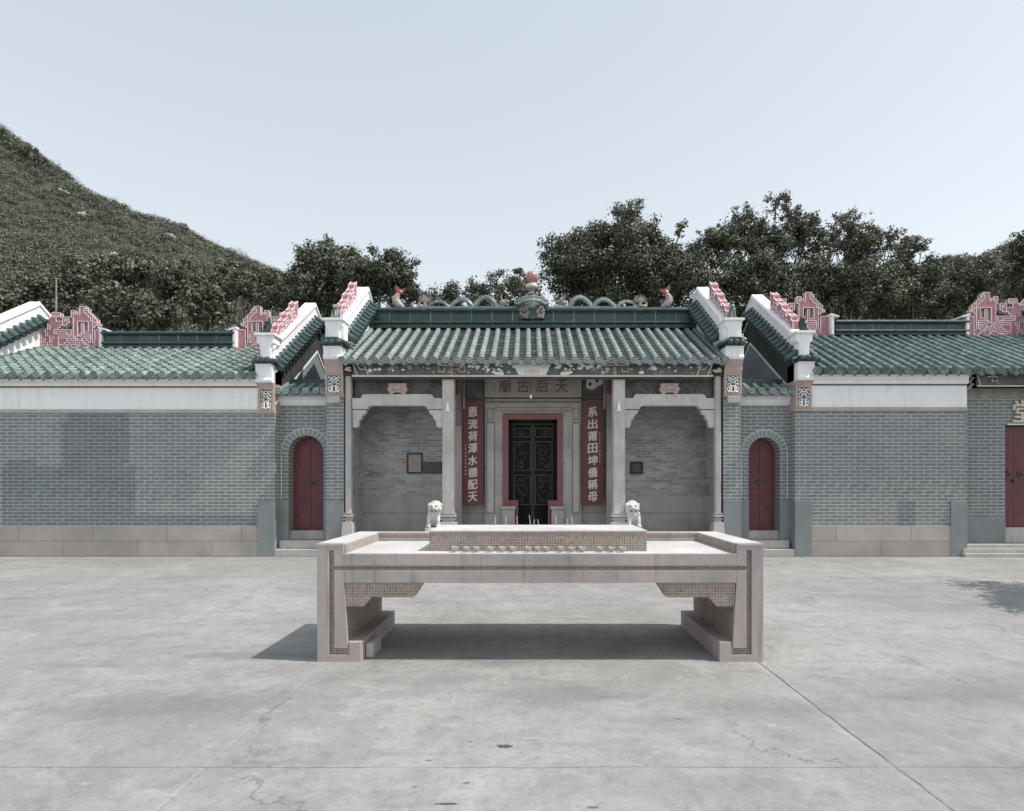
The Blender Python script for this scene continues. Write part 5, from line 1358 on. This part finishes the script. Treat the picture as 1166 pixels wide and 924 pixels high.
tree('small_tree', 'low olive tree behind the left ridge dragon', 26, [(503, 340, 17), (520, 334, 16), (486, 346, 14), (538, 336, 16), (512, 350, 18), (495, 352, 18)], 'leaf_dry', 512, size=.11, group=G)
tree('small_tree', 'low green tree between the left dragon and the pearl finial', 25, [(552, 334, 16), (572, 326, 17), (590, 320, 16), (606, 338, 18), (562, 345, 18), (598, 335, 16), (575, 346, 18), (545, 348, 14), (592, 312, 7)], 'leaf_mid', 576, size=.11, group=G)
tree('banyan_tree', 'huge dark dense tree right of the pearl finial, tallest of all', 26, [(716, 250, 16), (700, 262, 20), (735, 268, 20), (655, 268, 15), (675, 275, 22), (640, 290, 22), (632, 312, 20), (665, 300, 34), (705, 295, 36), (742, 300, 32), (768, 278, 13), (655, 330, 26), (690, 335, 34), (735, 335, 32), (765, 312, 26), (772, 345, 24), (718, 240, 8), (788, 278, 16), (790, 300, 22), (775, 262, 9), (690, 262, 18), (628, 285, 16)], 'leaf_dark', 700, dens=900, trunk_r=.3, group=G)
tree('airy_tree', 'tall loose tree with sky showing through, right of the huge dark tree', 27, [(822, 265, 20), (850, 250, 20), (880, 243, 18), (905, 236, 14), (925, 250, 18), (900, 262, 22), (860, 278, 24), (820, 292, 24), (800, 275, 12), (800, 300, 18), (930, 272, 16), (880, 290, 26), (915, 285, 20), (840, 270, 22), (865, 262, 20), (895, 250, 16), (812, 282, 22), (835, 258, 15), (915, 262, 20), (938, 285, 18), (890, 300, 26), (850, 300, 26)], 'leaf_mid', 862, size=.11, dens=1350, gap=.55, shell=.2, trunk_r=.2, group=G)
tree('airy_tree', 'loose pale tree with thin branches, right of the tallest airy one', 28, [(968, 246, 15), (985, 262, 18), (958, 268, 18), (1005, 275, 16), (1020, 268, 10), (975, 290, 24), (1000, 300, 20), (945, 290, 16), (985, 278, 18), (965, 300, 22), (1015, 292, 16), (950, 255, 12), (945, 275, 16), (990, 250, 12), (1025, 285, 14), (990, 320, 26)], 'leaf_dry', 980, size=.11, dens=1250, gap=.55, shell=.2, group=G)
tree('broadleaf_tree', 'dense lower tree behind the right gateway gable', 24, [(800, 325, 24), (830, 322, 26), (865, 315, 28), (845, 345, 26), (805, 350, 22), (885, 335, 26), (790, 312, 16)], 'leaf_dark', 838, group=G)
tree('broadleaf_tree', 'dense mid green tree above the right wing roof ridge', 24.5, [(915, 315, 28), (945, 318, 28), (930, 345, 28), (970, 330, 26), (900, 350, 22), (960, 352, 24)], 'leaf_dark', 935, group=G)
tree('broadleaf_tree', 'bushy tree with a small pointed top, between the loose pale tree and the right hill', 26, [(1042, 284, 11), (1035, 300, 18), (1015, 315, 24), (1050, 312, 18), (1000, 338, 26), (1035, 338, 26), (1062, 330, 20), (1058, 300, 16), (1028, 292, 15)], 'leaf_mid', 1030, group=G)
tree('broadleaf_tree', 'low olive brown tree in front of the right hill, above the right roof', 27, [(1075, 318, 20), (1095, 315, 20), (1060, 325, 18), (1108, 312, 18), (1120, 325, 20), (1085, 342, 24), (1115, 345, 24), (1140, 345, 18)], 'leaf_dry', 1098, size=.115, group=G)
tree('broadleaf_tree', 'dark tree cut by the right edge of the view, above the right parapet', 22, [(1160, 275, 12), (1172, 290, 22), (1160, 305, 14), (1185, 320, 26), (1165, 325, 14)], 'leaf_dark', 1178, group=G)
t_ = tree('broadleaf_tree', 'young tree beside the square at the right, its shade falling on the paving', 7.1, [(1545, 300, 100), (1485, 310, 80), (1620, 320, 90), (1440, 322, 55), (1560, 260, 70), (1530, 320, 90), (1500, 290, 80)], 'leaf_dark', 1530, size=.12, dens=700, depth=1.1, trunk_r=.07)
# low dark undergrowth right behind the halls
cs = []; rs = []
for k in range(330):
    px = rg.uniform(-20, 1190); Y = rg.uniform(20, 30); 
    cs.append((PX(px, Y), Y, rg.uniform(1.0, 1.0 + (4.9 + (Y - 20) * .42)) * (1 if not 478 < px < 560 else .9))); rs.append(rg.uniform(.7, 1.3))
for k in range(420):
    px = rg.uniform(-20, 345); Y = rg.uniform(27, 44); x_ = PX(px, Y)
    cs.append((x_, Y, float(hill_h(np.array(x_), np.array(Y))) + rg.uniform(.6, 3.6))); rs.append(rg.uniform(.8, 1.5))
P_, N_, S_, T_ = clump_leaves(np.array(cs), np.array(rs), 200, .2, squash=.85, jitter=.55, shell=.55, up=.35)
tag(leaf_mesh('undergrowth', 'leaf_mid', P_, N_, S_, T_), kind='stuff')
# foot-of-hill trees on the left, big rounded crowns
rr_ = random.Random(11); spots_ = [(-5, 345, 30), (40, 335, 32), (95, 322, 36), (150, 318, 34), (205, 330, 33), (255, 318, 36), (300, 332, 32), (170, 350, 28), (110, 352, 28), (235, 352, 28)]
labs = ['tree at the far left edge, low on the hill', 'rounded tree left of the thin pale pole, at the foot of the hill', 'tree behind the leftmost pink ridge ornament', 'rounded tree right of the leftmost pink ornament, midway on the green ridge', 'tree above the middle of the left wing ridge', 'rounded tree behind the right pink ornament of the left wing', 'tree between the left hill and the dark pair of trees', 'low dark tree just behind the left wing ridge, right of centre', 'low dark tree just behind the left wing ridge, left of centre', 'low dark tree just behind the left wing ridge, near its right end']
for i, (px, py, Y) in enumerate(spots_):
    b = [(px + rr_.uniform(-26, 26), py + rr_.uniform(-12, 14), rr_.uniform(13, 20)) for _ in range(7)]
    tree('hill_foot_tree', labs[i], Y, b, ['leaf_mid', 'leaf_dark', 'leaf_hill'][i % 3], px, size=.2, dens=420, group='trees at the foot of the hill', sub=5)
# sparse trees on the skyline at top left
for i, (px, py) in enumerate(((4, 156), (16, 168), (33, 172), (42, 178))):
    tree('skyline_tree', ['spindly tree on the hill skyline at the far left edge', 'spindly tree second from the left edge on the hill skyline', 'spindly tree third from the left edge on the hill skyline', 'spindly tree furthest down the skyline at the upper left'][i], 118, [(px + a, py + b, 3.6) for a, b in ((0, 0), (-4, 3), (4, 2), (1, -5))], 'leaf_hill', px, size=.45, dens=60, gap=.3, trunk_r=.12, sub=5, group='spindly trees on the skyline')
